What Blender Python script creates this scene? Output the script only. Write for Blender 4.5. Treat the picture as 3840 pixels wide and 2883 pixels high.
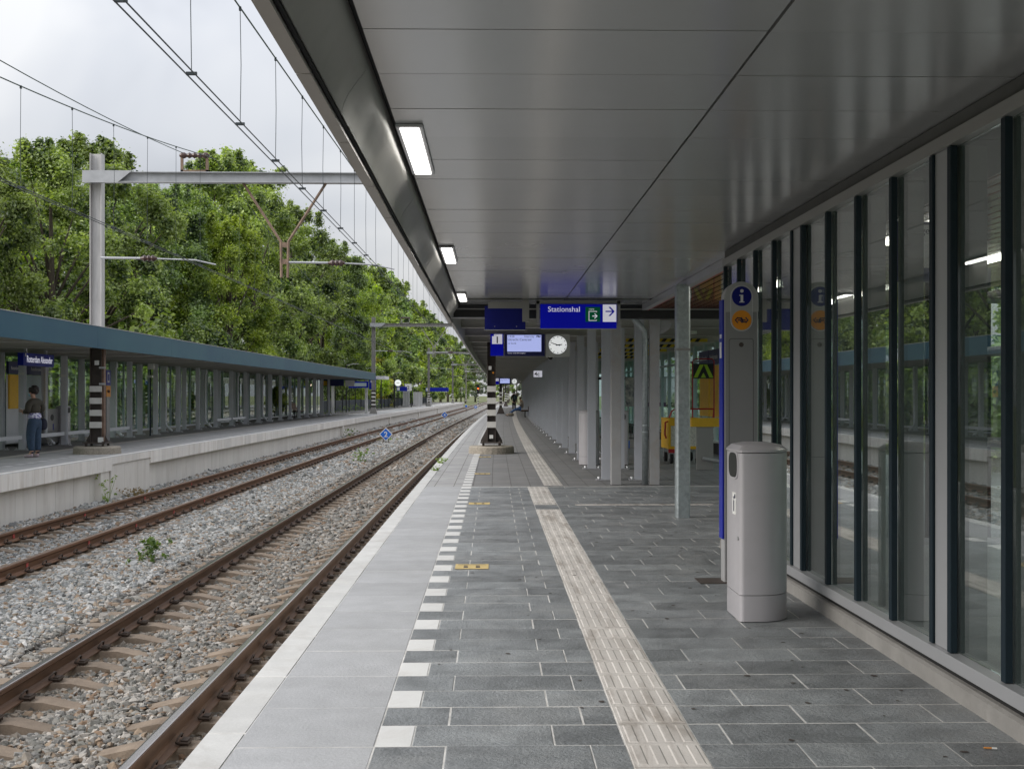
import bpy, math, random
import numpy as np
from math import radians as R, sin, cos, pi, sqrt
from mathutils import Vector, Matrix, Euler

random.seed(7)
RNG = np.random.default_rng(11)
sc = bpy.context.scene
for o in list(bpy.data.objects):
    bpy.data.objects.remove(o)
COL = sc.collection

# ---------------------------------------------------------------- camera
CAMH = 1.42
cam_d = bpy.data.cameras.new("camera")
cam = bpy.data.objects.new("camera", cam_d)
COL.objects.link(cam)
cam_d.sensor_width = 36.0
cam_d.lens = 41.6
cam_d.shift_y = 0.0102
cam_d.clip_start = 0.05
cam_d.clip_end = 3000
cam.location = (0, 0, CAMH)
cam.rotation_euler = (R(90), 0, R(-1.366))
sc.camera = cam

# ---------------------------------------------------------------- world, sun, exposure
SKYLOC = (2.4, 7.1, 3.3)
SUN_EL, SUN_AZ = 36.0, -108.0        # veiled sun, from the open side on the left, a little behind the camera
wd = bpy.data.worlds.new("World")
sc.world = wd
wd.use_nodes = True
nt = wd.node_tree
nt.nodes.clear()
w_out = nt.nodes.new("ShaderNodeOutputWorld")
w_bg = nt.nodes.new("ShaderNodeBackground")
w_sky = nt.nodes.new("ShaderNodeTexSky")
w_sky.sky_type = 'NISHITA'
w_sky.sun_disc = False
w_sky.sun_elevation = R(SUN_EL)
w_sky.sun_rotation = R(SUN_AZ)
w_sky.air_density = 1.5
w_sky.dust_density = 3.0
w_tc = nt.nodes.new("ShaderNodeTexCoord")
w_map = nt.nodes.new("ShaderNodeMapping")
w_map.inputs['Scale'].default_value = (1.0, 1.0, 2.2)
w_map.inputs['Location'].default_value = SKYLOC
w_no = nt.nodes.new("ShaderNodeTexNoise")
w_no.inputs['Scale'].default_value = 3.0
w_no.inputs['Detail'].default_value = 4
w_no.inputs['Roughness'].default_value = 0.44
w_no.inputs['Distortion'].default_value = 0.35
w_rp = nt.nodes.new("ShaderNodeValToRGB")
w_rp.color_ramp.elements[0].position = 0.40
w_rp.color_ramp.elements[0].color = (0.225, 0.233, 0.258, 1)
w_rp.color_ramp.elements[1].position = 0.63
w_rp.color_ramp.elements[1].color = (0.375, 0.378, 0.388, 1)
e = w_rp.color_ramp.elements.new(0.5)
e.color = (0.30, 0.31, 0.334, 1)
w_sc = nt.nodes.new("ShaderNodeMix")
w_sc.data_type = 'RGBA'
w_sc.blend_type = 'MULTIPLY'
w_sc.inputs['Factor'].default_value = 1.0
w_sc.inputs['B'].default_value = (0.1, 0.1, 0.1, 1)
w_mx = nt.nodes.new("ShaderNodeMix")
w_mx.data_type = 'RGBA'
w_mx.inputs['Factor'].default_value = 0.94        # almost full cloud cover
L = nt.links.new
L(w_tc.outputs['Generated'], w_map.inputs['Vector'])
L(w_map.outputs['Vector'], w_no.inputs['Vector'])
L(w_no.outputs['Fac'], w_rp.inputs['Fac'])
L(w_sky.outputs['Color'], w_sc.inputs['A'])
L(w_sc.outputs['Result'], w_mx.inputs['A'])
# overcast sky: brightness rises smoothly from the horizon to the zenith (CIE overcast law)
w_sp = nt.nodes.new("ShaderNodeSeparateXYZ")
w_cl = nt.nodes.new("ShaderNodeClamp")
w_ma = nt.nodes.new("ShaderNodeMath")
w_ma.operation = 'MULTIPLY_ADD'
w_ma.inputs[1].default_value = 1.6
w_ma.inputs[2].default_value = 0.72
w_mz = nt.nodes.new("ShaderNodeMix")
w_mz.data_type = 'RGBA'
w_mz.blend_type = 'MULTIPLY'
w_mz.inputs['Factor'].default_value = 1.0
L(w_tc.outputs['Generated'], w_sp.inputs[0])
L(w_sp.outputs['Z'], w_cl.inputs['Value'])
L(w_cl.outputs[0], w_ma.inputs[0])
L(w_rp.outputs['Color'], w_mz.inputs['A'])
L(w_ma.outputs[0], w_mz.inputs['B'])
L(w_mz.outputs['Result'], w_mx.inputs['B'])
L(w_mx.outputs['Result'], w_bg.inputs['Color'])
w_bg.inputs['Strength'].default_value = 1.0
L(w_bg.outputs['Background'], w_out.inputs['Surface'])

sun_d = bpy.data.lights.new("sun", 'SUN')
sun_d.energy = 1.5
sun_d.angle = R(50)
sun_d.color = (1.0, 0.96, 0.9)
sun = bpy.data.objects.new("sun", sun_d)
COL.objects.link(sun)
_az = R(SUN_AZ)
_dir = Vector((sin(_az) * cos(R(SUN_EL)), cos(_az) * cos(R(SUN_EL)), sin(R(SUN_EL))))
sun.rotation_euler = (-_dir).to_track_quat('-Z', 'Y').to_euler()

sc.view_settings.view_transform = 'Standard'
sc.view_settings.look = 'None'
sc.view_settings.gamma = 1.0
sc.view_settings.use_curve_mapping = False
sc.view_settings.exposure = 1.17
sc.render.engine = 'CYCLES'
sc.cycles.use_denoising = True
sc.cycles.max_bounces = 10
sc.cycles.diffuse_bounces = 8
sc.cycles.glossy_bounces = 4
sc.cycles.transmission_bounces = 6
sc.cycles.transparent_max_bounces = 24
sc.cycles.caustics_reflective = False
sc.cycles.caustics_refractive = False
sc.cycles.sample_clamp_indirect = 6.0


# ---------------------------------------------------------------- the gentle right-hand curve of the line
def bend(y):
    if y < 90:
        return 0.005 * y + y * abs(y) / 9000.0
    return 0.45 + 0.9 + 0.025 * (y - 90)


def head(y):
    return 0.005 + abs(y) / 4500.0 if y < 90 else 0.025


def W(u, y, z=0.0):
    return (u + bend(y), y, z)


ORD = ("first second third fourth fifth sixth seventh eighth ninth tenth eleventh twelfth thirteenth fourteenth "
       "fifteenth sixteenth seventeenth eighteenth nineteenth twentieth").split()


def ordn(i):
    if i < 20:
        return ORD[i]
    t = {2: "twenty", 3: "thirty", 4: "forty", 5: "fifty"}[(i + 1) // 10]
    r = (i + 1) % 10
    return t + "-" + ORD[r - 1] if r else {20: "twentieth", 30: "thirtieth", 40: "fortieth", 50: "fiftieth"}[i + 1]


# ---------------------------------------------------------------- materials
MATS = {}


def pm(name, col, rough=0.6, metal=0.0, col2=None, var=0.12, scale=3.0, bump=0.0, bscale=60.0, spec=0.5,
       island=0.0, detail=4.0, rvar=0.0, coat=0.0, dirt=None, dirt_scale=1.2, dirt_amt=0.5, stretch=None,
       aniso=0.0, fine=0.0, fine_scale=70.0, emit=0.0):
    """A node material: world-space noise colour variation, optional per-piece variation, stains and relief."""
    m = bpy.data.materials.new(name)
    m.use_nodes = True
    t = m.node_tree
    b = t.nodes["Principled BSDF"]
    N, K = t.nodes.new, t.links.new
    geo = N("ShaderNodeNewGeometry")
    vec = geo.outputs['Position']
    if stretch:
        mp = N("ShaderNodeMapping")
        mp.inputs['Scale'].default_value = stretch
        K(vec, mp.inputs['Vector'])
        vec = mp.outputs['Vector']
    no = N("ShaderNodeTexNoise")
    no.inputs['Scale'].default_value = scale
    no.inputs['Detail'].default_value = detail
    no.inputs['Roughness'].default_value = 0.6
    K(vec, no.inputs['Vector'])
    rp = N("ShaderNodeValToRGB")
    c1 = tuple(max(0, c * (1 - var)) for c in col)
    c2 = col2 if col2 else tuple(c * (1 + var) for c in col)
    rp.color_ramp.elements[0].position = 0.33
    rp.color_ramp.elements[0].color = (*c1, 1)
    rp.color_ramp.elements[1].position = 0.67
    rp.color_ramp.elements[1].color = (*c2, 1)
    K(no.outputs['Fac'], rp.inputs['Fac'])
    out = rp.outputs['Color']
    if island:
        oi = N("ShaderNodeObjectInfo")
        ad = N("ShaderNodeMath")
        ad.operation = 'ADD'
        K(oi.outputs['Random'], ad.inputs[0])
        K(geo.outputs['Random Per Island'], ad.inputs[1])
        fr = N("ShaderNodeMath")
        fr.operation = 'FRACT'
        K(ad.outputs[0], fr.inputs[0])
        mr = N("ShaderNodeMapRange")
        mr.inputs['To Min'].default_value = 1 - island
        mr.inputs['To Max'].default_value = 1 + island
        K(fr.outputs[0], mr.inputs['Value'])
        mu = N("ShaderNodeMix")
        mu.data_type = 'RGBA'
        mu.blend_type = 'MULTIPLY'
        mu.inputs['Factor'].default_value = 1
        K(out, mu.inputs['A'])
        K(mr.outputs['Result'], mu.inputs['B'])
        out = mu.outputs['Result']
    if fine:
        nf = N("ShaderNodeTexNoise")
        nf.inputs['Scale'].default_value = fine_scale
        nf.inputs['Detail'].default_value = 3
        nf.inputs['Roughness'].default_value = 0.75
        K(geo.outputs['Position'], nf.inputs['Vector'])
        mf = N("ShaderNodeMapRange")
        mf.inputs['From Min'].default_value = 0.3
        mf.inputs['From Max'].default_value = 0.7
        mf.inputs['To Min'].default_value = 1 - fine
        mf.inputs['To Max'].default_value = 1 + fine
        K(nf.outputs['Fac'], mf.inputs['Value'])
        mq = N("ShaderNodeMix")
        mq.data_type = 'RGBA'
        mq.blend_type = 'MULTIPLY'
        mq.inputs['Factor'].default_value = 1
        K(out, mq.inputs['A'])
        K(mf.outputs['Result'], mq.inputs['B'])
        out = mq.outputs['Result']
    if dirt:
        n2 = N("ShaderNodeTexNoise")
        n2.inputs['Scale'].default_value = dirt_scale
        n2.inputs['Detail'].default_value = 8
        n2.inputs['Roughness'].default_value = 0.68
        n2.inputs['Distortion'].default_value = 0.6
        K(geo.outputs['Position'] if not stretch else vec, n2.inputs['Vector'])
        r2 = N("ShaderNodeValToRGB")
        r2.color_ramp.elements[0].position = 0.5
        r2.color_ramp.elements[0].color = (0, 0, 0, 1)
        r2.color_ramp.elements[1].position = 0.72
        r2.color_ramp.elements[1].color = (dirt_amt,) * 3 + (1,)
        K(n2.outputs['Fac'], r2.inputs['Fac'])
        mx = N("ShaderNodeMix")
        mx.data_type = 'RGBA'
        mx.inputs['B'].default_value = (*dirt, 1)
        K(r2.outputs['Color'], mx.inputs['Factor'])
        K(out, mx.inputs['A'])
        out = mx.outputs['Result']
    K(out, b.inputs['Base Color'])
    if emit:
        K(out, b.inputs['Emission Color'])
        b.inputs['Emission Strength'].default_value = emit
    b.inputs['Roughness'].default_value = rough
    b.inputs['Metallic'].default_value = metal
    b.inputs['Specular IOR Level'].default_value = spec
    b.inputs['Coat Weight'].default_value = coat
    if aniso:
        b.inputs['Anisotropic'].default_value = aniso
    if rvar:
        mr = N("ShaderNodeMapRange")
        mr.inputs['To Min'].default_value = max(0.02, rough - rvar)
        mr.inputs['To Max'].default_value = min(1, rough + rvar)
        K(no.outputs['Fac'], mr.inputs['Value'])
        K(mr.outputs['Result'], b.inputs['Roughness'])
    if bump:
        n3 = N("ShaderNodeTexNoise")
        n3.inputs['Scale'].default_value = bscale
        n3.inputs['Detail'].default_value = 5
        n3.inputs['Roughness'].default_value = 0.65
        K(geo.outputs['Position'], n3.inputs['Vector'])
        bp = N("ShaderNodeBump")
        bp.inputs['Strength'].default_value = bump
        bp.inputs['Distance'].default_value = 0.01
        K(n3.outputs['Fac'], bp.inputs['Height'])
        K(bp.outputs['Normal'], b.inputs['Normal'])
    MATS[name] = m
    return m


def emis(name, col, strength):
    m = bpy.data.materials.new(name)
    m.use_nodes = True
    t = m.node_tree
    b = t.nodes["Principled BSDF"]
    b.inputs['Base Color'].default_value = (*[min(1, c * 0.6) for c in col], 1)
    b.inputs['Emission Color'].default_value = (*col, 1)
    no = t.nodes.new("ShaderNodeTexNoise")
    no.inputs['Scale'].default_value = 6
    mr = t.nodes.new("ShaderNodeMapRange")
    mr.inputs['To Min'].default_value = strength * 0.96
    mr.inputs['To Max'].default_value = strength * 1.04
    t.links.new(no.outputs['Fac'], mr.inputs['Value'])
    t.links.new(mr.outputs['Result'], b.inputs['Emission Strength'])
    b.inputs['Roughness'].default_value = 0.3
    MATS[name] = m
    return m


def glassmat(name, tint, boost=1.0, rough=0.0):
    m = bpy.data.materials.new(name)
    m.use_nodes = True
    t = m.node_tree
    t.nodes.clear()
    N, K = t.nodes.new, t.links.new
    out = N("ShaderNodeOutputMaterial")
    tr = N("ShaderNodeBsdfTransparent")
    geo = N("ShaderNodeNewGeometry")
    no = N("ShaderNodeTexNoise")
    no.inputs['Scale'].default_value = 1.7
    no.inputs['Detail'].default_value = 5
    K(geo.outputs['Position'], no.inputs['Vector'])
    rp = N("ShaderNodeValToRGB")
    rp.color_ramp.elements[0].color = (*[c * 0.97 for c in tint], 1)
    rp.color_ramp.elements[1].color = (*tint, 1)
    K(no.outputs['Fac'], rp.inputs['Fac'])
    K(rp.outputs['Color'], tr.inputs['Color'])
    gl = N("ShaderNodeBsdfGlossy")
    gl.inputs['Roughness'].default_value = rough
    gl.inputs['Color'].default_value = (0.95, 0.97, 0.96, 1)
    # Schlick reflectance on |cos|, the same from both faces of the sheet
    dt = N("ShaderNodeVectorMath")
    dt.operation = 'DOT_PRODUCT'
    K(geo.outputs['Normal'], dt.inputs[0])
    K(geo.outputs['Incoming'], dt.inputs[1])
    ab = N("ShaderNodeMath")
    ab.operation = 'ABSOLUTE'
    K(dt.outputs['Value'], ab.inputs[0])
    om = N("ShaderNodeMath")
    om.operation = 'SUBTRACT'
    om.inputs[0].default_value = 1.0
    K(ab.outputs[0], om.inputs[1])
    pw = N("ShaderNodeMath")
    pw.operation = 'POWER'
    pw.inputs[1].default_value = 5.0
    K(om.outputs[0], pw.inputs[0])
    mu = N("ShaderNodeMath")
    mu.operation = 'MULTIPLY_ADD'
    mu.use_clamp = True
    mu.inputs[1].default_value = 0.96 * boost
    mu.inputs[2].default_value = 0.04 * boost
    K(pw.outputs[0], mu.inputs[0])
    n2 = N("ShaderNodeTexNoise")
    n2.inputs['Scale'].default_value = 1.1
    n2.inputs['Detail'].default_value = 1
    K(geo.outputs['Position'], n2.inputs['Vector'])
    bp = N("ShaderNodeBump")
    bp.inputs['Strength'].default_value = 0.02
    bp.inputs['Distance'].default_value = 0.02
    K(n2.outputs['Fac'], bp.inputs['Height'])
    K(bp.outputs['Normal'], gl.inputs['Normal'])
    mx = N("ShaderNodeMixShader")
    K(mu.outputs[0], mx.inputs[0])
    K(tr.outputs[0], mx.inputs[1])
    K(gl.outputs[0], mx.inputs[2])
    K(mx.outputs[0], out.inputs['Surface'])
    MATS[name] = m
    return m


def brickmat(name, col, col2, mortar, bw, bh, msize, rough=0.75, offset=0.5, bump=0.3, dirt=None):
    """Paving too far away to pick apart: brick pattern on the (u, y) UV map in metres."""
    m = bpy.data.materials.new(name)
    m.use_nodes = True
    t = m.node_tree
    b = t.nodes["Principled BSDF"]
    N, K = t.nodes.new, t.links.new
    uv = N("ShaderNodeUVMap")
    uv.uv_map = "UVMap"
    br = N("ShaderNodeTexBrick")
    br.offset = offset
    br.inputs['Color1'].default_value = (*col, 1)
    br.inputs['Color2'].default_value = (*col2, 1)
    br.inputs['Mortar'].default_value = (*mortar, 1)
    br.inputs['Scale'].default_value = 1.0
    br.inputs['Mortar Size'].default_value = msize
    br.inputs['Brick Width'].default_value = bw
    br.inputs['Row Height'].default_value = bh
    K(uv.outputs['UV'], br.inputs['Vector'])
    no = N("ShaderNodeTexNoise")
    no.inputs['Scale'].default_value = 1.6
    no.inputs['Detail'].default_value = 8
    no.inputs['Roughness'].default_value = 0.7
    K(uv.outputs['UV'], no.inputs['Vector'])
    mr = N("ShaderNodeMapRange")
    mr.inputs['From Min'].default_value = 0.3
    mr.inputs['From Max'].default_value = 0.7
    mr.inputs['To Min'].default_value = 0.78
    mr.inputs['To Max'].default_value = 1.18
    K(no.outputs['Fac'], mr.inputs['Value'])
    mx = N("ShaderNodeMix")
    mx.data_type = 'RGBA'
    mx.blend_type = 'MULTIPLY'
    mx.inputs['Factor'].default_value = 1
    K(br.outputs['Color'], mx.inputs['A'])
    K(mr.outputs['Result'], mx.inputs['B'])
    K(mx.outputs['Result'], b.inputs['Base Color'])
    b.inputs['Roughness'].default_value = rough
    bp = N("ShaderNodeBump")
    bp.inputs['Strength'].default_value = bump
    bp.inputs['Distance'].default_value = 0.004
    bp.invert = True
    K(br.outputs['Fac'], bp.inputs['Height'])
    K(bp.outputs['Normal'], b.inputs['Normal'])
    MATS[name] = m
    return m


def leafmat(name, c_dark, c_light, transl=0.35):
    m = bpy.data.materials.new(name)
    m.use_nodes = True
    t = m.node_tree
    t.nodes.clear()
    N, K = t.nodes.new, t.links.new
    out = N("ShaderNodeOutputMaterial")
    geo = N("ShaderNodeNewGeometry")
    no = N("ShaderNodeTexNoise")
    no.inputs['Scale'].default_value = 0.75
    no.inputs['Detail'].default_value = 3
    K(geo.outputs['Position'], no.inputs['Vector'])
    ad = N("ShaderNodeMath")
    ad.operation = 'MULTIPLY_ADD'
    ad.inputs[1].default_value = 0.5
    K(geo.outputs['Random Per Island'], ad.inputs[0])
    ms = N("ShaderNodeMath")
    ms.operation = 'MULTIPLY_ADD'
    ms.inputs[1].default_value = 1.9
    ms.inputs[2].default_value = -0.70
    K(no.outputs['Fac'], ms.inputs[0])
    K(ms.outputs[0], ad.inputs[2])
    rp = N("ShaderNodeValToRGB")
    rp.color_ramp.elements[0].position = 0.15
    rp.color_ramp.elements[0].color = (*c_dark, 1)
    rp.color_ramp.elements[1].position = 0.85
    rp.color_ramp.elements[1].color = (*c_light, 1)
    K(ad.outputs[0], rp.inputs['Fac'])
    oi = N("ShaderNodeObjectInfo")
    mo = N("ShaderNodeMapRange")
    mo.inputs['To Min'].default_value = 0.7
    mo.inputs['To Max'].default_value = 1.2
    K(oi.outputs['Random'], mo.inputs['Value'])
    mt = N("ShaderNodeMix")
    mt.data_type = 'RGBA'
    mt.blend_type = 'MULTIPLY'
    mt.inputs['Factor'].default_value = 1
    K(rp.outputs['Color'], mt.inputs['A'])
    K(mo.outputs['Result'], mt.inputs['B'])
    pb = N("ShaderNodeBsdfPrincipled")
    pb.inputs['Roughness'].default_value = 0.42
    pb.inputs['Specular IOR Level'].default_value = 0.75
    K(mt.outputs['Result'], pb.inputs['Base Color'])
    tl = N("ShaderNodeBsdfTranslucent")
    hs = N("ShaderNodeMix")
    hs.data_type = 'RGBA'
    hs.blend_type = 'MULTIPLY'
    hs.inputs['Factor'].default_value = 1
    hs.inputs['B'].default_value = (1.5, 1.6, 0.5, 1)
    K(mt.outputs['Result'], hs.inputs['A'])
    K(hs.outputs['Result'], tl.inputs['Color'])
    mx = N("ShaderNodeMixShader")
    mx.inputs[0].default_value = transl
    K(pb.outputs[0], mx.inputs[1])
    K(tl.outputs[0], mx.inputs[2])
    K(mx.outputs[0], out.inputs['Surface'])
    MATS[name] = m
    return m


pm("coping_white", (0.50, 0.50, 0.49), 0.7, var=0.08, scale=4, bump=0.15, bscale=90, island=0.05, dirt=(0.32, 0.30, 0.275), dirt_scale=2.5, dirt_amt=0.5, fine=0.06)
pm("edge_slab", (0.345, 0.35, 0.36), 0.68, var=0.07, scale=5, bump=0.35, bscale=55, island=0.07, dirt=(0.27, 0.27, 0.27), dirt_scale=1.4, dirt_amt=0.45, fine=0.08)
pm("paving", (0.185, 0.196, 0.203), 0.46, var=0.26, scale=5, bump=0.8, bscale=48, island=0.22, detail=9, rvar=0.14, dirt=(0.33, 0.335, 0.335), dirt_scale=1.5, dirt_amt=0.6, fine=0.2)
pm("white_tile", (0.60, 0.60, 0.59), 0.6, var=0.04, island=0.05, dirt=(0.42, 0.39, 0.35), dirt_scale=5, dirt_amt=0.35, fine=0.04)
pm("tactile", (0.50, 0.474, 0.446), 0.65, var=0.07, scale=6, island=0.07, bump=0.2, dirt=(0.16, 0.125, 0.095), dirt_scale=2.4, dirt_amt=0.8, fine=0.05, stretch=(2.6, 0.45, 1))
pm("tactile_old", (0.43, 0.41, 0.385), 0.7, var=0.1, scale=6, island=0.12, dirt=(0.25, 0.22, 0.19), dirt_scale=2.0, dirt_amt=0.5)
pm("grout", (0.55, 0.54, 0.52), 0.9, var=0.2, scale=8, dirt=(0.22, 0.21, 0.19), dirt_scale=1.3, dirt_amt=0.7)
brickmat("old_paving", (0.17, 0.17, 0.173), (0.20, 0.197, 0.195), (0.10, 0.097, 0.094), 0.3, 0.3, 0.007, 0.72, 0.0, 0.4)
brickmat("old_edge_slab", (0.30, 0.30, 0.305), (0.34, 0.338, 0.335), (0.12, 0.11, 0.10), 0.3, 0.3, 0.006, 0.75, 0.0, 0.3)
brickmat("far_slab", (0.37, 0.37, 0.375), (0.41, 0.405, 0.40), (0.3, 0.29, 0.28), 0.6, 0.3, 0.006, 0.75, 0.5, 0.2)
pm("asphalt", (0.135, 0.13, 0.128), 0.85, var=0.2, scale=2, bump=0.3, bscale=120, detail=8)
pm("concrete", (0.72, 0.69, 0.645), 0.8, var=0.05, scale=1.5, bump=0.12, bscale=70, island=0.04, dirt=(0.45, 0.40, 0.345), dirt_scale=1.8, dirt_amt=0.45, stretch=(1.5, 1.5, 0.25))
pm("coping_far", (0.76, 0.73, 0.69), 0.8, var=0.06, scale=1.5, bump=0.15, bscale=70, island=0.09, dirt=(0.48, 0.40, 0.32), dirt_scale=2.2, dirt_amt=0.6, stretch=(1.5, 2.5, 0.25))
pm("rough_concrete", (0.32, 0.285, 0.235), 0.9, var=0.25, scale=30, bump=0.6, bscale=90, dirt=(0.2, 0.18, 0.15))
pm("kerb_concrete", (0.27, 0.26, 0.245), 0.85, var=0.12, scale=4, bump=0.3, bscale=80, dirt=(0.19, 0.18, 0.165), dirt_scale=2)
pm("rail_rust", (0.125, 0.07, 0.042), 0.62, metal=0.1, var=0.22, scale=5, bump=0.12, bscale=60, stretch=(1, 0.15, 4))
pm("rail_rust_far", (0.16, 0.08, 0.042), 0.66, metal=0.1, var=0.25, scale=5, bump=0.12, stretch=(1, 0.15, 4))
pm("rail_steel", (0.52, 0.48, 0.46), 0.2, metal=1.0, var=0.06, scale=1, stretch=(20, 0.2, 1), rvar=0.05, detail=1)
pm("rail_steel_far", (0.30, 0.21, 0.15), 0.38, metal=0.8, var=0.2, scale=3, stretch=(30, 0.2, 1), rvar=0.1)
pm("sleeper", (0.20, 0.155, 0.115), 0.85, var=0.18, scale=5, bump=0.35, bscale=70, island=0.12, dirt=(0.13, 0.09, 0.06), dirt_scale=3, dirt_amt=0.6, fine=0.12)
pm("clip_rust", (0.055, 0.038, 0.028), 0.65, metal=0.4, var=0.3, scale=20)
pm("bin_metal", (0.455, 0.44, 0.46), 0.34, metal=0.18, var=0.02, scale=2, spec=0.5, bump=0.03, bscale=400, dirt=(0.36, 0.345, 0.35), dirt_scale=3, dirt_amt=0.3)
pm("pillar_grey", (0.27, 0.27, 0.275), 0.38, metal=0.3, var=0.03, scale=2)
pm("pillar_light", (0.42, 0.42, 0.425), 0.36, metal=0.2, var=0.03, scale=2)
pm("bin_inside", (0.018, 0.02, 0.018), 0.7, var=0.1)
pm("ns_blue", (0.006, 0.016, 0.30), 0.4, var=0.05, scale=1.5, spec=0.25)
pm("lit_blue", (0.002, 0.004, 0.28), 0.4, var=0.05, scale=1.5, spec=0.15, emit=0.22)
pm("ns_navy", (0.012, 0.017, 0.10), 0.4, var=0.05)
pm("ns_blue_dark", (0.004, 0.008, 0.17), 0.45, var=0.08, scale=6, spec=0.25)
pm("orange", (0.80, 0.30, 0.015), 0.45, var=0.04)
pm("yellow", (0.80, 0.47, 0.02), 0.5, var=0.06, dirt=(0.45, 0.27, 0.03), dirt_scale=3, dirt_amt=0.3)
pm("sign_white", (0.70, 0.70, 0.72), 0.5, var=0.03)
pm("glow_white", (0.64, 0.64, 0.72), 0.5, var=0.03, emit=0.26)
pm("sign_green", (0.0, 0.085, 0.035), 0.5, var=0.04, spec=0.2, emit=0.15)
pm("ink", (0.012, 0.012, 0.05), 0.5, var=0.05)
pm("black", (0.010, 0.011, 0.012), 0.5, var=0.2)
pm("black_gloss", (0.008, 0.009, 0.01), 0.12, var=0.1)
pm("dark_gap", (0.012, 0.012, 0.012), 0.8, var=0.2)
pm("ceiling", (0.435, 0.44, 0.44), 0.2, metal=0.3, var=0.02, scale=0.8, spec=0.5, island=0.035, bump=0.03, bscale=1.3, rvar=0.04)
pm("soffit", (0.44, 0.435, 0.42), 0.5, var=0.04, scale=1.2)
pm("beam_grey", (0.50, 0.49, 0.475), 0.5, var=0.04, scale=1.2)
pm("post_grey", (0.50, 0.515, 0.565), 0.45, var=0.03, scale=2, dirt=(0.38, 0.37, 0.36), dirt_scale=2.5, dirt_amt=0.25)
pm("post_left", (0.60, 0.615, 0.65), 0.48, var=0.04, scale=2)
pm("post_old", (0.36, 0.36, 0.365), 0.55, var=0.06, scale=3, dirt=(0.33, 0.27, 0.2), dirt_scale=4, dirt_amt=0.5, bump=0.1)
pm("galvanised", (0.36, 0.40, 0.415), 0.42, metal=0.55, var=0.18, scale=24, detail=6, rvar=0.12, dirt=(0.42, 0.45, 0.46), dirt_scale=7, dirt_amt=0.4)
pm("galv_mast", (0.50, 0.49, 0.485), 0.5, metal=0.4, var=0.12, scale=4, stretch=(3, 3, 0.5))
pm("galv_beam", (0.40, 0.41, 0.43), 0.5, metal=0.4, var=0.1, scale=4)
pm("old_mast", (0.27, 0.26, 0.245), 0.7, var=0.15, scale=4, stretch=(3, 3, 0.5))
pm("mast_brown", (0.065, 0.052, 0.045), 0.6, var=0.15, scale=4)
pm("mast_rust", (0.13, 0.08, 0.055), 0.7, var=0.3, scale=6)
pm("mast_white", (0.62, 0.61, 0.58), 0.6, var=0.06, scale=5, dirt=(0.4, 0.36, 0.3), dirt_scale=4, dirt_amt=0.4)
pm("rust_arm", (0.21, 0.145, 0.105), 0.75, var=0.3, scale=6)
pm("wire", (0.045, 0.055, 0.06), 0.5, metal=0.6, var=0.2)
pm("wire_green", (0.06, 0.09, 0.075), 0.6, metal=0.4, var=0.2)
pm("ceramic", (0.5, 0.5, 0.46), 0.3, var=0.1)
pm("ceramic_brown", (0.06, 0.03, 0.025), 0.25, var=0.1)
pm("fascia_teal", (0.018, 0.078, 0.125), 0.45, var=0.05, scale=0.5, spec=0.2, col2=(0.026, 0.097, 0.13))
pm("fascia_near", (0.30, 0.285, 0.262), 0.35, metal=0.45, var=0.03, scale=2, island=0.04)
pm("roof_top", (0.42, 0.43, 0.44), 0.7, var=0.1)
pm("mullion", (0.010, 0.020, 0.028), 0.55, var=0.06, scale=2, spec=0.25)
pm("alu", (0.42, 0.425, 0.44), 0.38, metal=0.35, var=0.03, scale=2)
pm("alu_dark", (0.30, 0.295, 0.285), 0.4, metal=0.3, var=0.03, scale=2)
pm("fin", (0.175, 0.19, 0.185), 0.5, var=0.03, scale=2)
pm("frame_pale", (0.42, 0.48, 0.475), 0.5, var=0.03, scale=2)
pm("fin_left", (0.36, 0.44, 0.45), 0.5, var=0.03, scale=2)
pm("wood_red", (0.16, 0.052, 0.028), 0.22, var=0.3, scale=6, stretch=(8, 0.4, 1), coat=0.4)
pm("red_paint", (0.42, 0.02, 0.025), 0.4, var=0.08)
pm("hall_floor", (0.26, 0.26, 0.26), 0.35, var=0.15, scale=3)
pm("hazard_yellow", (0.75, 0.56, 0.03), 0.5, var=0.08)
pm("clock_housing", (0.62, 0.63, 0.62), 0.5, var=0.03)
pm("shadow_gap", (0.10, 0.10, 0.10), 0.8, var=0.1)
pm("lime", (0.42, 0.66, 0.02), 0.4, var=0.05)
pm("screen_frame", (0.008, 0.01, 0.13), 0.3, var=0.05)
pm("clock_face", (0.78, 0.80, 0.80), 0.3, var=0.02, emit=0.32)
pm("km_blue", (0.01, 0.14, 0.62), 0.4, var=0.05)
pm("red_tag", (0.5, 0.08, 0.07), 0.5, var=0.1)
pm("fence_dark", (0.028, 0.04, 0.05), 0.5, var=0.12, island=0.12)
pm("bark", (0.075, 0.06, 0.045), 0.9, var=0.3, scale=6, bump=0.6, bscale=20, stretch=(2, 2, 0.4))
pm("soil", (0.075, 0.07, 0.04), 0.95, var=0.35, scale=0.6, bump=0.5, bscale=12)
pm("grass_ground", (0.075, 0.10, 0.03), 0.95, var=0.35, scale=0.5, bump=0.5, bscale=14, col2=(0.14, 0.15, 0.055))
pm("banner", (0.62, 0.58, 0.62), 0.6, var=0.04)
pm("banner_photo", (0.30, 0.30, 0.36), 0.6, var=0.6, scale=9, col2=(0.70, 0.64, 0.58), detail=6)
pm("purple", (0.12, 0.02, 0.11), 0.6, var=0.06)
pm("mesh_wire", (0.26, 0.27, 0.27), 0.5, metal=0.5, var=0.1)
pm("tread_plate", (0.66, 0.64, 0.58), 0.4, metal=0.2, var=0.35, scale=60)
pm("rubber", (0.02, 0.02, 0.02), 0.8, var=0.2)
pm("sticker", (0.54, 0.41, 0.17), 0.6, var=0.1, scale=9, dirt=(0.45, 0.38, 0.25), dirt_scale=8, dirt_amt=0.6)
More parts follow.
